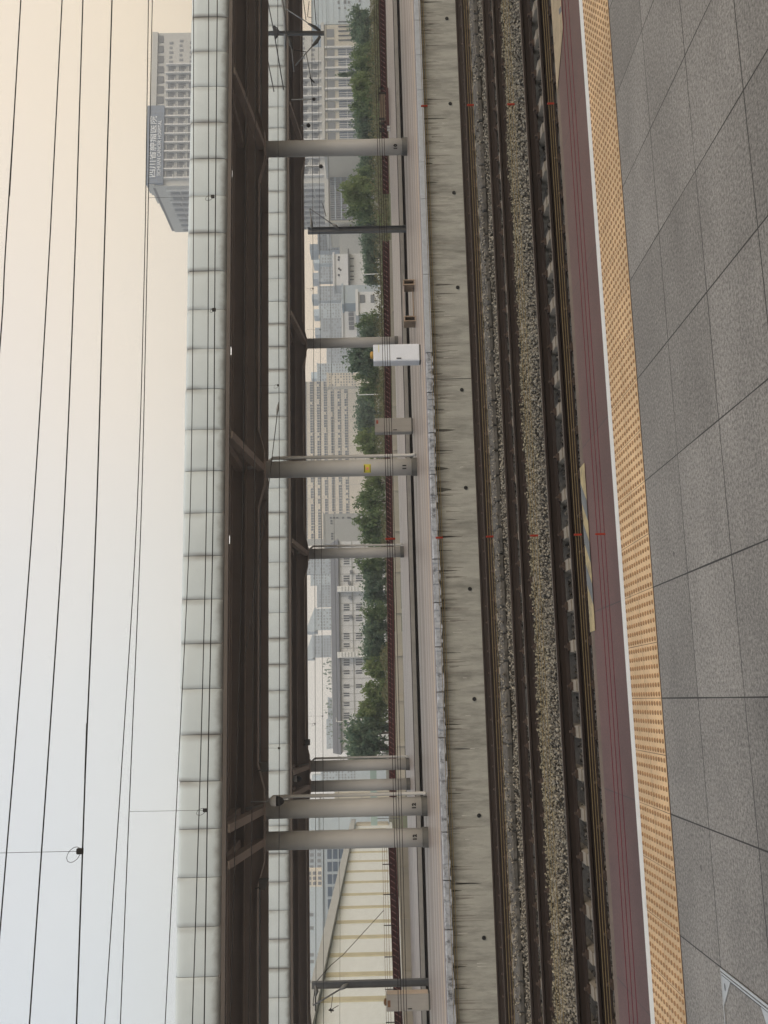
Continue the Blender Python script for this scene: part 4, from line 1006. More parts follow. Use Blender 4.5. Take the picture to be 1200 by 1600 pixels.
# maroon frame beside the wall
FY = 60.0
def px_box(mb, ya, yb, xa, xb, Y, dy): a, b = at(xb, yb, Y), at(xa, ya, Y); mb.box(min(a.x, b.x), max(a.x, b.x), Y, Y+dy, min(a.z, b.z), max(a.z, b.z))
t = thing('equipment_stand', 'dark maroon steel stand with brown boards and black corner posts by the boundary wall', 'equipment stand', tuple(at(613, 170, FY)))
m1 = MB(); px_box(m1, 137, 196, 603, 608.5, FY, 0.5); m1.build('base_panel', M['maroon2'], t)
m1 = MB(); px_box(m1, 137, 203, 609, 611, FY+0.05, 0.4); px_box(m1, 137, 203, 612.5, 614.5, FY+0.05, 0.4); m1.build('rail_board', M['brownp'], t)
m1 = MB(); px_box(m1, 145, 185, 593, 602.5, FY+0.1, 0.3); m1.build('board', M['brownp'], t)
for a, b, c, d in ((136.5, 138, 592, 600), (144, 145.5, 592, 604), (184, 185.5, 592, 601), (191, 193, 592, 601), (200, 205, 593, 596), (200, 205, 597.5, 600.5), (144, 156, 591.5, 593)):
    m1 = MB(); px_box(m1, a, b, c, d, FY+0.02, 0.12); m1.build('post', M['ink'], t)
m1 = MB(); px_box(m1, 196.5, 199, 605, 609.5, FY-0.03, 0.1); px_box(m1, 201, 203.5, 605, 609.5, FY-0.03, 0.1); m1.build('white_label', M['wplastic'], t)

# ------------------------------------------------------------------ trees
def crown_mesh(name, seed, n, leaf, m, shape):
    """leaf clumps spread through the crown; unit crown about 1 m radius, 2 m tall, standing on z = 0"""
    r = np.random.default_rng(seed)
    blobs = []
    if shape == 'cone':
        for k in range(60):
            h = r.uniform(0.05, 1.0); R_ = 0.8*(1-h)+0.08; a = r.uniform(0, 6.28); d = R_*math.sqrt(r.uniform(0, 1)); blobs.append((d*math.cos(a), d*math.sin(a), 0.15+1.85*h, 0.16))
    elif shape == 'bush':
        for k in range(26):
            a = r.uniform(0, 6.28); d = math.sqrt(r.uniform(0, 1))*0.95; blobs.append((d*math.cos(a), d*math.sin(a), r.uniform(0.15, 1.55)*(1-0.45*d*d), 0.30))
    else:
        for k in range(60):
            a = r.uniform(0, 6.28); c = r.uniform(-0.95, 1); d = r.uniform(0.3, 1.0); s = math.sqrt(1-c*c); blobs.append((d*s*math.cos(a), d*s*math.sin(a), 1.15+0.88*d*c, r.uniform(0.12, 0.32)))
    B = np.array(blobs); i = r.integers(0, len(B), n); P = B[i, :3] + r.normal(size=(n, 3))*B[i, 3:4]*0.55
    P[:, 2] = np.maximum(P[:, 2], 0.04)
    u = r.normal(size=(n, 3)); u /= np.linalg.norm(u, axis=1)[:, None]
    w = np.cross(u, r.normal(size=(n, 3))); w /= np.linalg.norm(w, axis=1)[:, None]
    s = leaf*r.uniform(0.45, 1.5, (n, 1))
    V = np.stack([P-u*s, P+w*s*0.55, P+u*s, P-w*s*0.55], 1).reshape(-1, 3)
    return np_mesh(name, V, np.arange(n*4).reshape(-1, 4), m)
CROWNS = {}
def crown(kind, m):
    k = (kind, m)
    if k not in CROWNS: CROWNS[k] = crown_mesh('crown', len(CROWNS)*7+3, 2500 if kind != 'bush' else 2000, 0.088, M[m], kind)
    return CROWNS[k]
TRUNK = MB(); TRUNK.tube([(0, 0, -0.15), (0.02, 0.01, 0.4), (-0.02, 0.0, 0.9), (0.01, 0, 1.5)], [0.06, 0.05, 0.04, 0.015], 8)
for a in range(5): TRUNK.tube([(0, 0, 0.45+a*0.12), (0.25*math.cos(a*1.9), 0.25*math.sin(a*1.9), 0.8+a*0.13), (0.5*math.cos(a*1.9), 0.5*math.sin(a*1.9), 1.05+a*0.14)], [0.03, 0.02, 0.008], 6)
TRM = bpy.data.meshes.new('trunk'); TRM.from_pydata(TRUNK.v, [], TRUNK.f); TRM.materials.append(M['bark'])
GZ = -0.25
def tree(y, xtop, wpx, Y, kind, m, label, name='tree', base=GZ):
    B = at(590, y, Y); T = at(xtop, y, Y); h = T.z-base; w = wpx*Y/FPX/2*1.22
    t = thing(name, label, name.replace('_', ' '), (B.x, Y, base), 'trees and shrubs behind the red lattice fence')
    k = w; c = link('crown', crown(kind, m)); c.parent = t; c.scale = (w*1.02, w*1.02, h/2.0); c.rotation_euler = (0, 0, random.uniform(0, 6.28))
    if kind != 'bush':
        o = link('trunk', TRM); o.parent = t; o.scale = (w, w, h/2.0)
    else:
        o = link('stem', TRM); o.parent = t; o.scale = (w*0.8, w*0.8, h/2.6)
TREES = [
 (38, 541, 50, 112, 'round', 'leafb', 'dark leafy tree at the right end, before the pale blue wall'),
 (62, 553, 40, 108, 'round', 'leafb', 'dark low tree just left of the pale blue wall'),
 (88, 550, 34, 104, 'round', 'leafa', 'mid green tree before the glazed hospital ground floor, third from the right end'),
 (116, 529, 20, 116, 'cone', 'leafb', 'slender dark conifer poking up before the hospital ground floor'),
 (104, 549, 34, 102, 'round', 'leafa', 'green tree at the foot of the slender conifer'),
 (134, 547, 40, 100, 'round', 'leafc', 'light green rounded tree before the middle of the hospital ground floor'),
 (160, 549, 38, 99, 'round', 'leafa', 'green tree above the maroon steel stand'),
 (184, 545, 34, 104, 'round', 'leafb', 'dark green tree just right of the lone front column'),
 (206, 552, 34, 104, 'round', 'leafb', 'dark green tree mostly hidden behind the lone front column'),
 (258, 556, 34, 112, 'round', 'leafb', 'dark tree just left of the lone front column'),
 (276, 550, 30, 106, 'round', 'leafa', 'green tree before the louvred hospital wing'),
 (299, 531, 44, 98, 'round', 'leafc', 'tall light green tree before the louvred hospital wing'),
 (328, 541, 38, 101, 'round', 'leafa', 'green tree right of the dark grey mast'),
 (349, 552, 30, 105, 'round', 'leafb', 'dark green tree behind the dark grey mast'),
 (378, 560, 34, 110, 'round', 'leafb', 'loose dark tree just left of the dark grey mast'),
 (404, 563, 34, 108, 'round', 'leafb', 'dark green tree before the low white houses'),
 (430, 564, 32, 105, 'round', 'leafb', 'low dark tree below the dark awning of the white houses'),
 (503, 559, 30, 104, 'round', 'leafa', 'small green tree left of the white garage block'),
 (522, 558, 26, 104, 'round', 'leafb', 'small dark tree right behind the slim column by the white cabinet'),
 (556, 534, 46, 100, 'round', 'leafb', 'tall dark rounded tree above the white cabinet'),
 (584, 556, 30, 105, 'round', 'leafa', 'green tree between the white cabinet and the long cream block'),
 (612, 561, 32, 105, 'round', 'leafa', 'low green tree before the right end of the long cream block'),
 (640, 551, 46, 140, 'round', 'leafb', 'distant dark tree mass before the long cream block'),
 (662, 552, 40, 140, 'round', 'leafb', 'distant dark tree above the grey cabinet'),
 (690, 554, 40, 103, 'round', 'leafc', 'light green tree with pale specks right of the signed column'),
 (754, 566, 30, 100, 'round', 'leafc', 'low yellowish tree just left of the signed column'),
 (784, 556, 40, 98, 'round', 'leafa', 'green tree under the left part of the long cream block'),
 (820, 556, 44, 97, 'round', 'leafa', 'full green tree before the plain grey building'),
 (842, 567, 28, 97, 'round', 'leafa', 'green tree just right of the far column that stands clear'),
 (882, 558, 34, 100, 'round', 'leafa', 'green tree just left of the far column that stands clear'),
 (905, 561, 34, 100, 'round', 'leafb', 'dark green tree before the long white house, second from the clear far column'),
 (932, 563, 34, 102, 'round', 'leafb', 'dark tree below the white stair tower of the long house'),
 (958, 567, 34, 98, 'round', 'leafa', 'green tree left of the white stair tower of the long house'),
 (986, 561, 38, 98, 'round', 'leafb', 'dark leafy tree before the middle of the long white house'),
 (1018, 560, 34, 100, 'round', 'leafb', 'dark green tree before the second stair tower of the long house'),
 (1044, 567, 30, 98, 'round', 'leafc', 'light green low tree left of the second stair tower'),
 (1082, 566, 36, 97, 'round', 'leafc', 'yellow green tree before the left end of the long white house'),
 (1112, 556, 40, 98, 'round', 'leafc', 'bright green tree leading up to the big dark tree'),
 (1146, 531, 52, 97, 'round', 'leafb', 'big dark tree right of the far column pair'),
 (1172, 532, 44, 99, 'round', 'leafb', 'dark tree tucked right behind the far column pair'),
]
for tr in TREES: tree(*tr)
# hedge and undergrowth along the fence: one mass
def undergrowth():
    r = np.random.default_rng(5); n = 42000
    y = r.uniform(-10, 1190, n); Y = 78+r.uniform(0, 22, n)
    d = np.stack([np.array(CF*FPX + CR*(800-yy)) for yy in y]); X = d[:, 0]*Y/d[:, 1]
    bump = 0.55+0.5*np.sin(X*0.55)+0.35*np.sin(X*1.7+1)+0.3*np.sin(X*0.21+2)
    z = GZ + r.uniform(0, 1, n)**1.4*np.clip(bump+0.35, 0.25, 1.7)
    P = np.stack([X, Y, z], 1)
    u = r.normal(size=(n, 3)); u /= np.linalg.norm(u, axis=1)[:, None]; w = np.cross(u, r.normal(size=(n, 3))); w /= np.linalg.norm(w, axis=1)[:, None]
    s = r.uniform(0.08, 0.2, (n, 1))
    V = np.stack([P-u*s, P+w*s*0.5, P+u*s, P-w*s*0.5], 1).reshape(-1, 3)
    link('undergrowth', np_mesh('undergrowth', V, np.arange(n*4).reshape(-1, 4), M['leafd']), kind='stuff')
undergrowth()
SHR = [(25, 'olive shrub at the far right foot of the yard'), (140, 'olive shrub above the right post of the maroon stand'), (175, 'yellowish shrub right above the maroon stand'), (345, 'small bright shrub at the foot of the dark grey mast')]
for y, lb in SHR: tree(y, 575 if y != 345 else 583, 26, 90, 'bush', 'leafc' if y > 150 else 'leafd', lb, 'shrub')

# ------------------------------------------------------------------ buildings
def win_parts(t, rects, m, Y=None, X=None, d=0.25, name='window', frame=None):
    """each rect (a0, a1, z0, z1): a flat pane with a small depth standing proud of the facade; first 100 are parts of their own"""
    rest = MB(); cnt = 0
    for (a0, a1, z0, z1) in rects:
        mb = MB() if cnt < 100 else rest
        if Y is not None: mb.box(a0, a1, Y-d, Y-0.004, z0, z1)
        else: mb.box(X-d if d < 0 else X-d, X-0.004, a0, a1, z0, z1)
        if cnt < 100: mb.build(name, m, t)
        cnt += 1
    if rest.v: rest.build(name+'_rows', m, t, kind='stuff')
def span(ya, yb, Y, v=520): a, b = at(v, ya, Y).x, at(v, yb, Y).x; return min(a, b), max(a, b)
def zz(v, y, Y): return at(v, y, Y).z
def block(name, label, cat, ya, yb, vtop, Y, depth, m, zb=-0.3, parapet=True):
    if name in ('distant_building', 'low_house'): depth = min(depth, max(4, (yb-ya)*Y/FPX*0.35))
    x0, x1 = span(ya, yb, Y, vtop); zt = zz(vtop, (ya+yb)/2, Y)
    t = thing(name, label, cat, ((x0+x1)/2, Y, zb))
    MB().box(x0, x1, Y, Y+depth, zb, zt).build('wall', m, t)
    if parapet: MB().box(x0-0.3, x1+0.3, Y-0.3, Y+depth, zt+0.004, zt+max(0.4, Y*0.0012)).build('roof', m, t)
    return t, x0, x1, zt

# hospital tower
D = 340.0
x0, x1 = span(52, 291, D, 240); zt = zz(236, 170, D)
T = thing('hospital_tower', 'tall grey hospital tower with a dark blue sign board at its top corner', 'building', ((x0+x1)/2, D, -0.3))
MB().box(x0, x1, D, D+37, -0.3, zt-2.2).build('wall', M['hosp'], T)
pb = 16.35*D/FPX*1.02; xr = span(103, 104, D, 250)[1]         # bay pitch, right end of the bays
nb = int((xr-x0)/pb); fp = 17.4*D/FPX/0.98
zfl0 = zz(259, 200, D)
rec = MB(); fins = MB(); spd = MB(); wins = []
nfl = int((zfl0-zz(505, 200, D))/fp)
for b in range(nb):
    xa, xb = xr-(b+1)*pb, xr-b*pb
    fins.box(xb-0.28, xb+0.28, D-1.3, D-0.01, zz(548, 150, D), zfl0+0.3)
    for f in range(nfl):
        z1 = zfl0-f*fp; z0 = z1-fp
        rec.box(xa+0.45, xb-0.45, D-0.10, D-0.005, z0+0.5, z1)
        j = random.uniform(-0.12, 0.12)
        wins.append((xa+0.55, xa+pb*0.42+j, z0+0.9, z0+2.2)); wins.append((xa+pb*0.56+j, xb-0.5, z0+1.0, z0+2.5))
        spd.box(xa+0.3, xb-0.3, D-0.45, D-0.11, z1-0.62, z1-0.20)
        spd.box(xa+0.45, xa+1.6+j, D-0.8, D-0.11, z0+0.5, z0+0.95)
fins.box(xr-nb*pb-0.28, xr-nb*pb+0.28, D-1.3, D-0.01, zz(548, 150, D), zfl0+0.3)
fins.build('facade_fins', M['hospw'], T); rec.build('recesses', M['recess'], T); spd.build('spandrels', M['hosp'], T)
wins.sort(key=lambda r: -r[3])
win_parts(T, wins, M['glass'], Y=D, d=0.30)
# plain end bay with small windows
sm = []
for k in range(30):
    z = zfl0 - 0.7 - (k % 15)*fp*1.0
    for q in range(5):
        xx = xr+1.1+q*2.1+(0.9 if k % 2 else 0)
        if k < 15: sm.append((xx, xx+0.95, z-1.6+(0.4 if q % 2 else 0), z-0.1))
win_parts(T, sm[:75], M['recess'], Y=D, d=0.2, name='small_window')
# crown frames and openings
cr = MB(); op = []
for k in range(8):
    ya = 54+k*15.8; 
    if ya > 166: break
    a, b = span(ya+2.5, ya+13, D, 246); op.append((a, b, zz(256, ya, D), zz(241.5, ya, D)))
win_parts(T, op, M['glass'], Y=D, d=0.3, name='crown_opening')
MB().box(x0, x1, D-0.8, D+1.2, zt-2.19, zt).build('roof_parapet', M['hosp'], T)
MB().box(x0, x1, D+1.21, D+36, zt-2.19, zt-1.2).build('roof', M['roofd'], T)
# sign board and lettering
sa, sb = span(168.5, 289, D, 244); sz1, sz0 = zz(230.5, 228, D), zz(257, 228, D)
S_ = MB().box(sa, sb, D-1.5, D+6, sz0, sz1).build('sign_board', M['sign'], T)
gr = MB()
for k in range(1, 20): gr.box(sa+(sb-sa)*k/20-0.05, sa+(sb-sa)*k/20+0.05, D-1.55, D-1.502, sz0, sz1)
for k in range(1, 4): gr.box(sa, sb, D-1.55, D-1.502, sz0+(sz1-sz0)*k/4-0.05, sz0+(sz1-sz0)*k/4+0.05)
gr.build('glazing_bars', M['recess'], S_)
def facing(xc, zc, Y): return Matrix(((1, 0, 0, xc), (0, 0, -1, Y), (0, 1, 0, zc), (0, 0, 0, 1)))
la, lb_ = span(186, 281, D, 240)
text_mesh('hospital_name', '四川省肿瘤医院', 4.0, 0.12, M['letters'], facing((la+lb_)/2, zz(240, 233, D), D-1.75), S_, (lb_-la, (sz1-sz0)*0.44))
la, lb_ = span(192, 279, D, 250)
text_mesh('hospital_name', 'SICHUAN CANCER HOSPITAL', 2.0, 0.1, M['letters'], facing((la+lb_)/2, zz(250.5, 233, D), D-1.75), S_, (lb_-la, (sz1-sz0)*0.20))
# left end face of the tower (receding)
ef = MB(); er = MB(); ew = []
XE = x0
for b in range(8):
    ya, yb = D+2.2+b*4.3, D+2.2+(b+1)*4.3
    ef.box(XE-1.0, XE-0.01, ya-0.25, ya+0.25, zz(560, 300, D), zfl0)
    for f in range(nfl):
        z1 = zfl0-f*fp-(1.2 if b < 2 else 0); er.box(XE-0.1, XE-0.005, ya+0.5, yb-0.4, z1-fp+0.9, z1-0.2)
        er.box(XE-0.35, XE-0.11, ya+0.6, yb-0.5, z1-fp+0.3, z1-fp+0.8)
ef.build('end_fins', M['hospw'], T); er.build('end_windows', M['recess'], T)
st = MB()
for k in range(5): st.box(x0+0.5, x0+12-k*0.5, D+1.3+k*6.5, D+1.3+(k+1)*6.5-0.3, zt-1.19, zt+0.6-k*0.7)
st.build('roof_steps', M['hosp'], T)
# podium
PD = 300.0
px0, px1 = span(39, 218, PD, 520)
Pd = thing('hospital_podium', 'cream hospital base with a tall blue glazed ground floor behind the trees', 'building', ((px0+px1)/2, PD, -0.3))
zc = zz(507, 120, PD); MB().box(px0, px1, PD, PD+36, -0.3, zc).build('wall', M['hospc'], Pd)
MB().box(px0-0.4, px1+0.4, PD-0.8, PD+36, zc+0.004, zc+1.0).build('cornice', M['hosp'], Pd)
w1 = []; w2 = []
for k in range(11):
    a, b = span(44+k*16.2+2, 44+k*16.2+14, PD, 520); 
    w1.append((a, b, zz(523, 120, PD), zz(511, 120, PD)))
    if k > 1: w2.append((a-0.3, b+0.3, -0.2, zz(529, 120, PD)))
win_parts(Pd, w1, M['recess'], Y=PD, d=0.2)
win_parts(Pd, w2, M['bglass'], Y=PD, d=0.2, name='glazing')
gm = MB()
for a, b, c, d_ in w2:
    for k in range(1, 4): gm.box(a+(b-a)*k/4-0.08, a+(b-a)*k/4+0.08, PD-0.3, PD-0.201, c, d_)
    for k in range(1, 4): gm.box(a, b, PD-0.32, PD-0.301, c+(d_-c)*k/4-0.08, c+(d_-c)*k/4+0.08)
    gm.box(b+0.1, b+0.75, PD-0.9, PD-0.005, -0.2, zc-0.2)
gm.build('mullions', M['hospw'], Pd)
lo = MB(); la_, lb_ = span(60, 76, PD, 520)
for k in range(5): lo.box(lb_-1.0+k*1.8, lb_+0.2-1.0+k*1.8, PD-0.5, PD-0.01, zz(555, 70, PD), zz(529, 70, PD))
lo.build('slots', M['glass'], Pd)
# louvred wing: runs away to the left of the lone column
wx0 = at(530, 252, 300).x
Wg = thing('louvred_wing', 'low hospital wing with closely set horizontal blue grey louvres', 'building', (wx0, 300, -0.3))
la_, lb_ = span(254, 347, 325, 530)
zw = zz(513, 260, 325)
MB().box(la_, lb_, 325, 345, -0.3, zw).build('wall', M['hospc'], Wg)
MB().box(la_-0.5, lb_+0.5, 324.2, 345, zw+0.004, zw+1.5).build('cornice', M['hosp'], Wg)
lv = MB(); nl = 26
for k in range(nl): 
    xx = la_+0.8+(lb_-la_-1.2)*k/nl; lv.box(xx, xx+0.42, 324.3, 324.99, 0.2, zw-0.5)
lv.build('louvres', M['recess'], Wg)
lh = MB()
for k in range(7): z = 0.6+(zw-1.0)*k/7; lh.box(la_+0.6, lb_-0.4, 324.1, 324.29, z, z+0.35)
lh.build('louvre_rails', M['blueg'], Wg)
lw_b = MB()
MB().box(la_-16, la_-0.6, 327, 350, -0.3, zz(513, 360, 327)-4).build('annex', M['greyb'], Wg)

# pale blue wall at the right edge
t, a, b, z = block('flat_building', 'pale blue flat building with faint dark script at the right edge', 'building', -40, 38.5, 488, 302, 12, M['paleb'])
bl = MB()
for k in range(10): bl.box(a, b, 301.9, 301.996, z-1.5-k*2.0, z-1.35-k*2.0)
bl.build('panel_joints', M['blueg'], t)
sc = MB()
for (y, v, w, h) in ((4, 529, 5, 3), (3, 539, 6, 4), (4, 545, 4, 3), (13, 530, 3, 3), (13, 539, 3, 3), (1, 562, 6, 3)):
    p, q = span(y-w/2, y+w/2, 302, v); sc.box(p, q, 301.8, 301.89, zz(v+h/2, y, 302), zz(v-h/2, y, 302)); 
sc.build('wall_marks', M['recess'], t)

# long cream slab block
D = 450.0
x0, x1 = span(596, 842, D, 500)
t = thing('slab_block', 'long cream slab block with seven ribbon rows of blue windows', 'building', ((x0+x1)/2, D, -0.3))
zt = zz(458, 700, D); MB().box(x0, x1, D, D+20, -0.3, zt).build('wall', M['slab'], t)
MB().box(x0-0.4, x1+0.4, D-0.4, D+20, zt+0.004, zt+1.2).build('roof', M['slab'], t)
nseg = 12; sw = (x1-x0)/nseg
for r_ in range(8):
    vc = 466.2+r_*10.85; zc = zz(vc, 718, D)
    if r_ == 7: rng = range(nseg)
    for k in range(nseg):
        a, b = x0+k*sw+0.1, x0+(k+1)*sw-0.1
        win = MB().box(a, b, D-0.12, D-0.004, zc-0.78, zc+0.78).build('window_band', M['bglass'], t)
        ml = MB()
        for q in range(6): xx = a+(b-a)*q/5.0; ml.box(xx-0.11, xx+0.11, D-0.22, D-0.121, zc-0.78, zc+0.78)
        ml.box(a, b, D-0.24, D-0.221, zc-0.28, zc-0.16)
        for q in range(5):
            if random.random() < 0.15: xx = a+(b-a)*q/5.0; ml.box(xx+0.12, xx+(b-a)/5-0.12, D-0.20, D-0.121, zc-0.15, zc+0.70)
        ml.build('mullions', M['slab'], win)
jn = MB()
for k in range(1, nseg): jn.box(x0+k*sw-0.05, x0+k*sw+0.05, D-0.03, D-0.003, -0.3, zt)
jn.build('panel_joints', M['greyb'], t)

t, a, b, z = block('grey_building', 'plain grey windowless building below the left end of the cream slab', 'building', 803, 850, 507, 300, 20, M['greyb'])
w = []
for v, yy in ((517, 809), (522, 809), (527, 809), (536, 809), (544, 809), (547, 809), (518, 814), (518, 818), (519, 834), (519, 838), (519, 842)):
    p, q = span(yy-1.2, yy+1.2, 300, v); w.append((p, q, zz(v+1.6, yy, 300), zz(v-1.6, yy, 300)))
win_parts(t, w, M['glass'], Y=300, d=0.15)

# long two storey white house with windows in threes
D = 240.0
x0, x1 = span(846, 1175, D, 535)
t = thing('long_house', 'long white two storey house with slim windows in threes under a dark roof', 'house', ((x0+x1)/2, D, -0.3))
zt = zz(530.5, 1000, D); MB().box(x0, x1, D, D+14, -0.3, zt).build('wall', M['palew'], t)
rf = MB(); rf.prism([(D-1.0, zt+0.003), (D+15, zt+0.003), (D+7, zt+2.3)], x0-0.6, x1+0.6); rf.build('roof', M['roofd'], t)
up = []; low = []
for g, n in ((876, 3), (903, 3), (925, 1), (948, 3), (965, 3), (993, 3), (1009, 2), (1034, 3), (1051, 2), (1073, 2), (1086, 2), (1101, 2), (1117, 3), (1132, 2), (1148, 2)):
    for k in range(n):
        p, q = span(g-3.6+k*3.7, g-3.6+k*3.7+1.9, D, 540); up.append((p, q, zz(546, g, D), zz(537, g, D)))
        if g in (876, 903, 948, 965, 993, 1034, 1051, 1073): low.append((p, q, zz(566, g, D), zz(556, g, D)))
win_parts(t, up, M['glass'], Y=D, d=0.12); win_parts(t, low, M['glass'], Y=D, d=0.12, name='lower_window')
bnd = MB(); bnd.box(x0, x1, D-0.18, D-0.003, zz(552.5, 1000, D), zz(551.2, 1000, D)); bnd.box(x0, x1, D-0.25, D-0.003, zt-0.35, zt-0.1)
for k in range(28): xx = x0+(x1-x0)*(k+0.5)/28; bnd.box(xx-0.05, xx+0.05, D-0.10, D-0.003, 0, zt-0.4)
bnd.build('string_course', M['greyb'], t)
for yy in (920, 1023):
    p, q = span(yy-4.5, yy+4.5, D-2, 540); tt = MB().box(p, q, D-2, D-0.02, -0.3, zz(527, yy, D-2)).build('stair_tower', M['wplastic'], t)
    s_ = MB()
    for k in range(6): zc = zz(560-k*5, yy, D-2); s_.box(p+0.15, q-0.15, D-2.1, D-2.004, zc, zc+0.18)
    s_.build('rungs', M['greyb'], tt)
ac = MB()
for yy, v in ((933, 547), (911, 546), (893, 549), (963, 548), (1022, 550), (920, 560)): p, q = span(yy-2.4, yy+2.4, D-1, v); ac.box(p, q, D-1, D-0.2, zz(v+2, yy, D-1), zz(v-2.4, yy, D-1))
ac.build('air_conditioners', M['recess'], t)
# pale low houses right of the slim column
t, a, b, z = block('low_house', 'pale low house with a dark awning and a few small square windows', 'house', 397, 446, 523, 190, 14, M['palew'])
MB().box(a, b+0.4, 188.4, 189.99, zz(546, 420, 190), zz(544, 420, 190)).build('awning', M['roofd'], t)
w = []
for yy, v in ((420, 529.5), (430, 529.5), (402, 529.5), (406, 529), (422, 532)): p, q = span(yy-1.4, yy+1.4, 190, v); w.append((p, q, zz(v+1.4, yy, 190), zz(v-1.4, yy, 190)))
for yy in (404, 416, 424, 432, 437): p, q = span(yy-0.7, yy+0.7, 190, 550); w.append((p, q, zz(553, yy, 190), zz(547, yy, 190)))
win_parts(t, w, M['glass'], Y=190, d=0.12)
t, a, b, z = block('low_house', 'pale plain house with a grey gutter beside the dark awning', 'house', 446, 474, 537, 178, 14, M['blueg'])
t, a, b, z = block('low_house', 'pale long house with a strip of paired windows left of the plain one', 'house', 473, 530, 536.5, 200, 14, M['palew'])
w = []
for k in range(6):
    p, q = span(474.5+k*7.0, 480+k*7.0, 200, 547); w.append((p, q, zz(552+k*0.2, 490, 200), zz(544+k*0.2, 490, 200)))
win_parts(t, w, M['recess'], Y=200, d=0.12)
t, a, b, z = block('garage', 'white garage block with dark shutters among the trees', 'garage', 456, 491, 560, 130, 8, M['palew'])
w = []
for v0, v1, ya, yb in ((562, 570, 461, 473), (579, 585, 461, 473)): p, q = span(ya, yb, 130, v0); w.append((p, q, zz(v1, 466, 130), zz(v0, 466, 130)))
win_parts(t, w, M['recess'], Y=130, d=0.1, name='shutter')

# hazy town behind: each block a building of its own
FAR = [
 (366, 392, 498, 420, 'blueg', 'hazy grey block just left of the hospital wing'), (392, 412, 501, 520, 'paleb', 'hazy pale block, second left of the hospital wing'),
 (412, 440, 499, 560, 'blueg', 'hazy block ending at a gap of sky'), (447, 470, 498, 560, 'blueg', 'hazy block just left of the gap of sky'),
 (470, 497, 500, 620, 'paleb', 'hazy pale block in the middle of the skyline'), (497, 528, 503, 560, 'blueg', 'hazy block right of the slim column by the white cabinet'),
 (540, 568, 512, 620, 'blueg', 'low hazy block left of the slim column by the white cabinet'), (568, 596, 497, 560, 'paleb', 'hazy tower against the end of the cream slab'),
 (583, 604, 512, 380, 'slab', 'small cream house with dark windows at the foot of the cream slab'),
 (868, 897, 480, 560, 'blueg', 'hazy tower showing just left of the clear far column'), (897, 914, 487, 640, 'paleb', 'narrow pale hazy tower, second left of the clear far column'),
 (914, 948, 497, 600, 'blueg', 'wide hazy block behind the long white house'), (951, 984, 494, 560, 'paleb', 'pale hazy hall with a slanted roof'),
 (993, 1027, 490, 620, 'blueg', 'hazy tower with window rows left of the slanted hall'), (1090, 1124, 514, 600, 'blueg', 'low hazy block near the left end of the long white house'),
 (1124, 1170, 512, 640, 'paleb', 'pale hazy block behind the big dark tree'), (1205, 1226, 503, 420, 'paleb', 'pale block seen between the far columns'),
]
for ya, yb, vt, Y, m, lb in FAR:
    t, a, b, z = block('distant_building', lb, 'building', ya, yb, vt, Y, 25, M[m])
    w = []
    nx = max(3, int((yb-ya)/4.2)); nzr = max(3, int((560-vt)/4.8))
    for i in range(nx):
        for k in range(min(nzr, 11)):
            if random.random() < 0.18: continue
            p = a+(b-a)*(i+0.25)/nx; q = a+(b-a)*(i+0.75)/nx; zc = z-(k+0.75)*4.6*Y/FPX
            w.append((p, q, zc-0.22*4.6*Y/FPX, zc+0.22*4.6*Y/FPX))
    win_parts(t, w, M['recess'], Y=Y, d=0.2)
    if 'slanted' in lb: MB().prismy([(a-1, z+0.6), (b+1, z+0.6), (a-1, z+6.5)], Y, Y+25).build('slanted_roof', M['paleb'], t)
    elif vt < 505 and random.random() < 0.8:
        c = (a+b)/2; MB().box(c-(b-a)*0.22, c+(b-a)*0.15, Y+4, Y+14, z+0.8, z+4.5).build('roof_hut', M[m], t)
# strip of low roofs and far trees behind the long white house
for i, (ya, yb, vt, Y, m, lb) in enumerate(((870, 1000, 519, 330, 'roofm', 'long pale shed roof just above the dark roof of the long house'), (1000, 1110, 520, 330, 'palew', 'white terrace rising above the left part of the long house roof'))):
    t, a, b, z = block('shed', lb, 'shed', ya, yb, vt, Y, 20, M[m])
    bb = MB()
    for k in range(24): xx = a+(b-a)*(k+0.3)/24; bb.box(xx, xx+(b-a)/60, Y-0.2, Y-0.004, z-1.6, z-0.5)
    bb.build('openings', M['recess'], t)
for y, vt, w_, lb in ((1045, 506, 30, 'hazy far tree crown beyond the terrace, nearest the hazy tower'), (1066, 511, 24, 'hazy far tree crown beyond the terrace, lower one'), (1103, 509, 26, 'hazy far tree crown behind the left end of the terrace'), (1140, 511, 20, 'hazy far tree crown before the pale block near the big dark tree')):
    tree(y, vt, w_, 420, 'round', 'leafb', lb)

# striped warehouse: side wall receding beside us
WXx = -24.0
yA, yB = 74.0, 203.0
ztp = 7.0
t = thing('warehouse', 'cream warehouse with olive vertical stripes and a pale grey eaves band', 'warehouse', (WXx, yA, -0.3))
MB().box(WXx-40, WXx, yA, yB, -0.3, ztp).build('wall', M['ware'], t)
for yy in (78.3, 85.4, 92.8, 99.6, 106.7, 113.8, 121.5, 129.3, 137.7, 146.1, 155.0, 164.1, 173.5, 183.0, 192.5): MB().box(WXx+0.004, WXx+0.10, yy-0.6, yy+0.6, 0.9, ztp-0.05).build('stripe', M['olive'], t)
MB().box(WXx+0.004, WXx+0.7, yA-0.5, yB+0.5, ztp+0.05, ztp+0.95).build('eaves_band', M['roofm'], t)
MB().prismy([(WXx-40, ztp+0.3), (WXx, ztp+0.3), (WXx, ztp+0.96), (WXx-20, ztp+3.0), (WXx-40, ztp+0.96)], yA-0.4, yB+0.4).build('roof', M['roofm'], t)
MB().box(WXx+0.004, WXx+0.25, yB-5, yB-0.5, 0.5, ztp-0.2).build('end_door', M['hospc'], t)
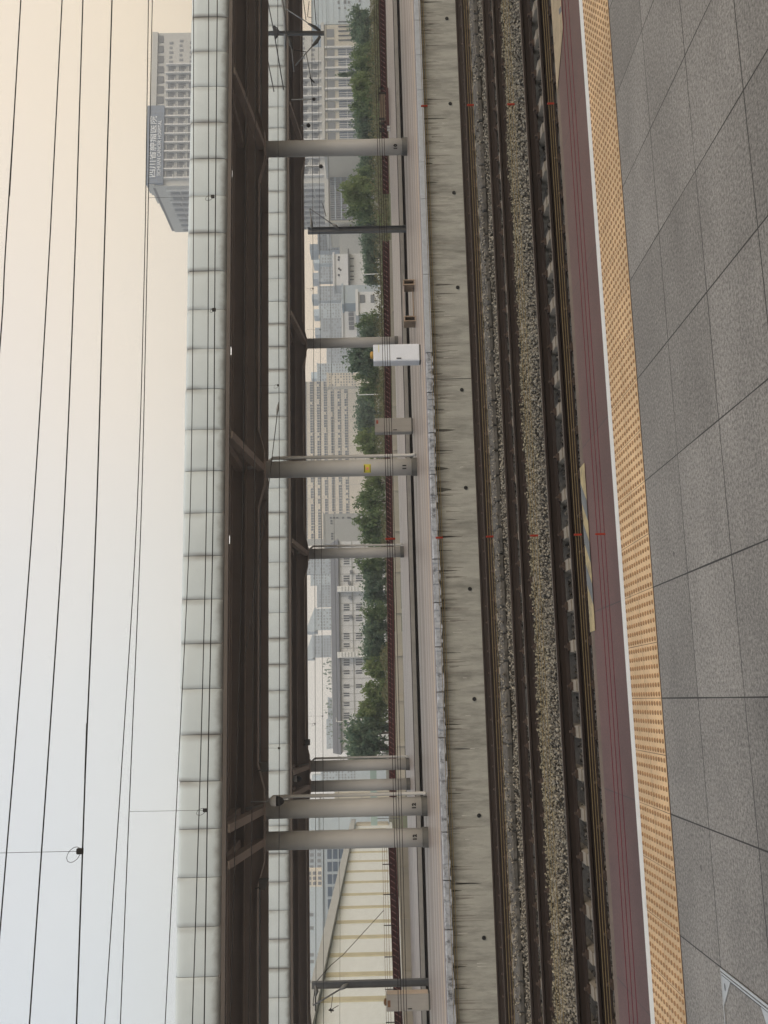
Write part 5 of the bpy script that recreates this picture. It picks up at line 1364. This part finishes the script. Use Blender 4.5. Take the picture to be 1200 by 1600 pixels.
# glossy office block and others behind the warehouse
t, a, b, z = block('office_block', 'blue grey office block with large pale windows rising over the warehouse roof', 'building', 1322, 1470, 506, 230, 20, M['blueg'])
w = []
for k in range(7):
    for f in range(3): p, q = span(1327+k*19.5, 1342+k*19.5, 230, 515); w.append((p, q, zz(519+f*9, 1390, 230), zz(512+f*9, 1390, 230)))
win_parts(t, w, M['bglass'], Y=230, d=0.15)
t, a, b, z = block('distant_building', 'grey hazy tower left of the front column pair, behind the office block', 'building', 1322, 1360, 455, 400, 20, M['blueg'])
w = []
for i in range(4):
    for k in range(10):
        p = a+(b-a)*(i+0.2)/4; q = a+(b-a)*(i+0.75)/4; zc = z-(k+0.8)*2.9; w.append((p, q, zc-0.7, zc+0.7))
win_parts(t, w, M['recess'], Y=400, d=0.2)
t, a, b, z = block('distant_building', 'cream house with a stepped front above the office block', 'building', 1359, 1386, 476, 360, 20, M['slab'])
w = []
for k in range(3):
    for f in range(3): p, q = span(1362+k*8, 1367+k*8, 360, 480); w.append((p, q, zz(486+f*8, 1372, 360), zz(481+f*8, 1372, 360)))
win_parts(t, w, M['recess'], Y=360, d=0.2)
t, a, b, z = block('distant_building', 'pale blue block above the warehouse, second from the left edge', 'building', 1386, 1424, 470, 380, 20, M['paleb'])
t2, a, b, z = block('distant_building', 'large pale hazy block with broken window rows at the left edge', 'building', 1424, 1680, 466, 420, 30, M['paleb'])
w = []
for i in range(24):
    for k in range(6):
        if random.random() < 0.45: continue
        p = a+(b-a)*(i+0.2)/24; q = a+(b-a)*(i+0.7)/24; zc = z-(k+0.9)*3.0; w.append((p, q, zc-0.7, zc+0.8))
win_parts(t2, w, M['recess'], Y=420, d=0.2)
t, a, b, z = block('distant_building', 'pale curved roof hall seen between the two front columns', 'building', 1272, 1304, 498, 300, 30, M['paleb'])
MB().prismy([(a-2, z), (b+2, z), (b, z+2), ((a+b)/2, z+4.2), (a, z+2)], 299.5, 330).build('curved_roof', M['paleb'], t)
t, a, b, z = block('low_house', 'cream and brown house between the front and far column pairs', 'house', 1226, 1262, 526, 200, 12, M['hospc'])
# teal panel fence and lamp post by the big tree
p, q = span(1128, 1290, 104, 583)
t = thing('panel_fence', 'pale teal panel fence passing behind the column pairs', 'fence', ((p+q)/2, 104, GZ))
MB().box(p, q, 104, 104.15, zz(588, 1200, 104), zz(578, 1200, 104)).build('panel', M['teal'], t)
fp_ = MB()
for k in range(8): xx = p+(q-p)*(k+0.5)/8; fp_.box(xx-0.035, xx+0.035, 104.16, 104.22, GZ, zz(578, 1200, 104))
fp_.build('post', M['steel'], t)
for (y, v0, v1, lb) in ((428, 568, 584, 'thin white pole before the dark tree under the awning'), (616, 560, 592, 'thin white lamp pole before the right end of the cream slab'), (1126, 526, 565, 'thin white pole rising behind the bright tree beside the big dark one')):
    A_, B_ = at(v0, y, 90), at(600, y, 90)
    if y == 1126: A_, B_ = at(v0, y, 118), at(600, y, 118)
    PY = B_.y
    t = thing('lamp_pole', lb, 'pole', (B_.x, PY, GZ), 'thin white poles among the trees')
    MB().tube([(B_.x, PY, GZ), (B_.x, PY, A_.z)], 0.05, 6).build('pole', M['wplastic'], t)
    MB().tube([(B_.x, PY, A_.z), (B_.x+0.5, PY, A_.z+0.06)], [0.05, 0.03], 6).build('lamp_head', M['wplastic'], t)

# ------------------------------------------------------------------ air
HZ = bpy.data.materials.new('haze_air'); HZ.use_nodes = True; tr_ = HZ.node_tree; tr_.nodes.clear()
ho = N(tr_, 'ShaderNodeOutputMaterial'); hv = N(tr_, 'ShaderNodeVolumePrincipled')
hv.inputs['Color'].default_value = (0.86, 0.90, 0.95, 1); hv.inputs['Density'].default_value = 0.0010; hv.inputs['Anisotropy'].default_value = 0.0
tr_.links.new(hv.outputs[0], ho.inputs['Volume'])
hb = MB().box(-480, 900, -60, 780, -4, 130).build('haze', HZ, kind='stuff')
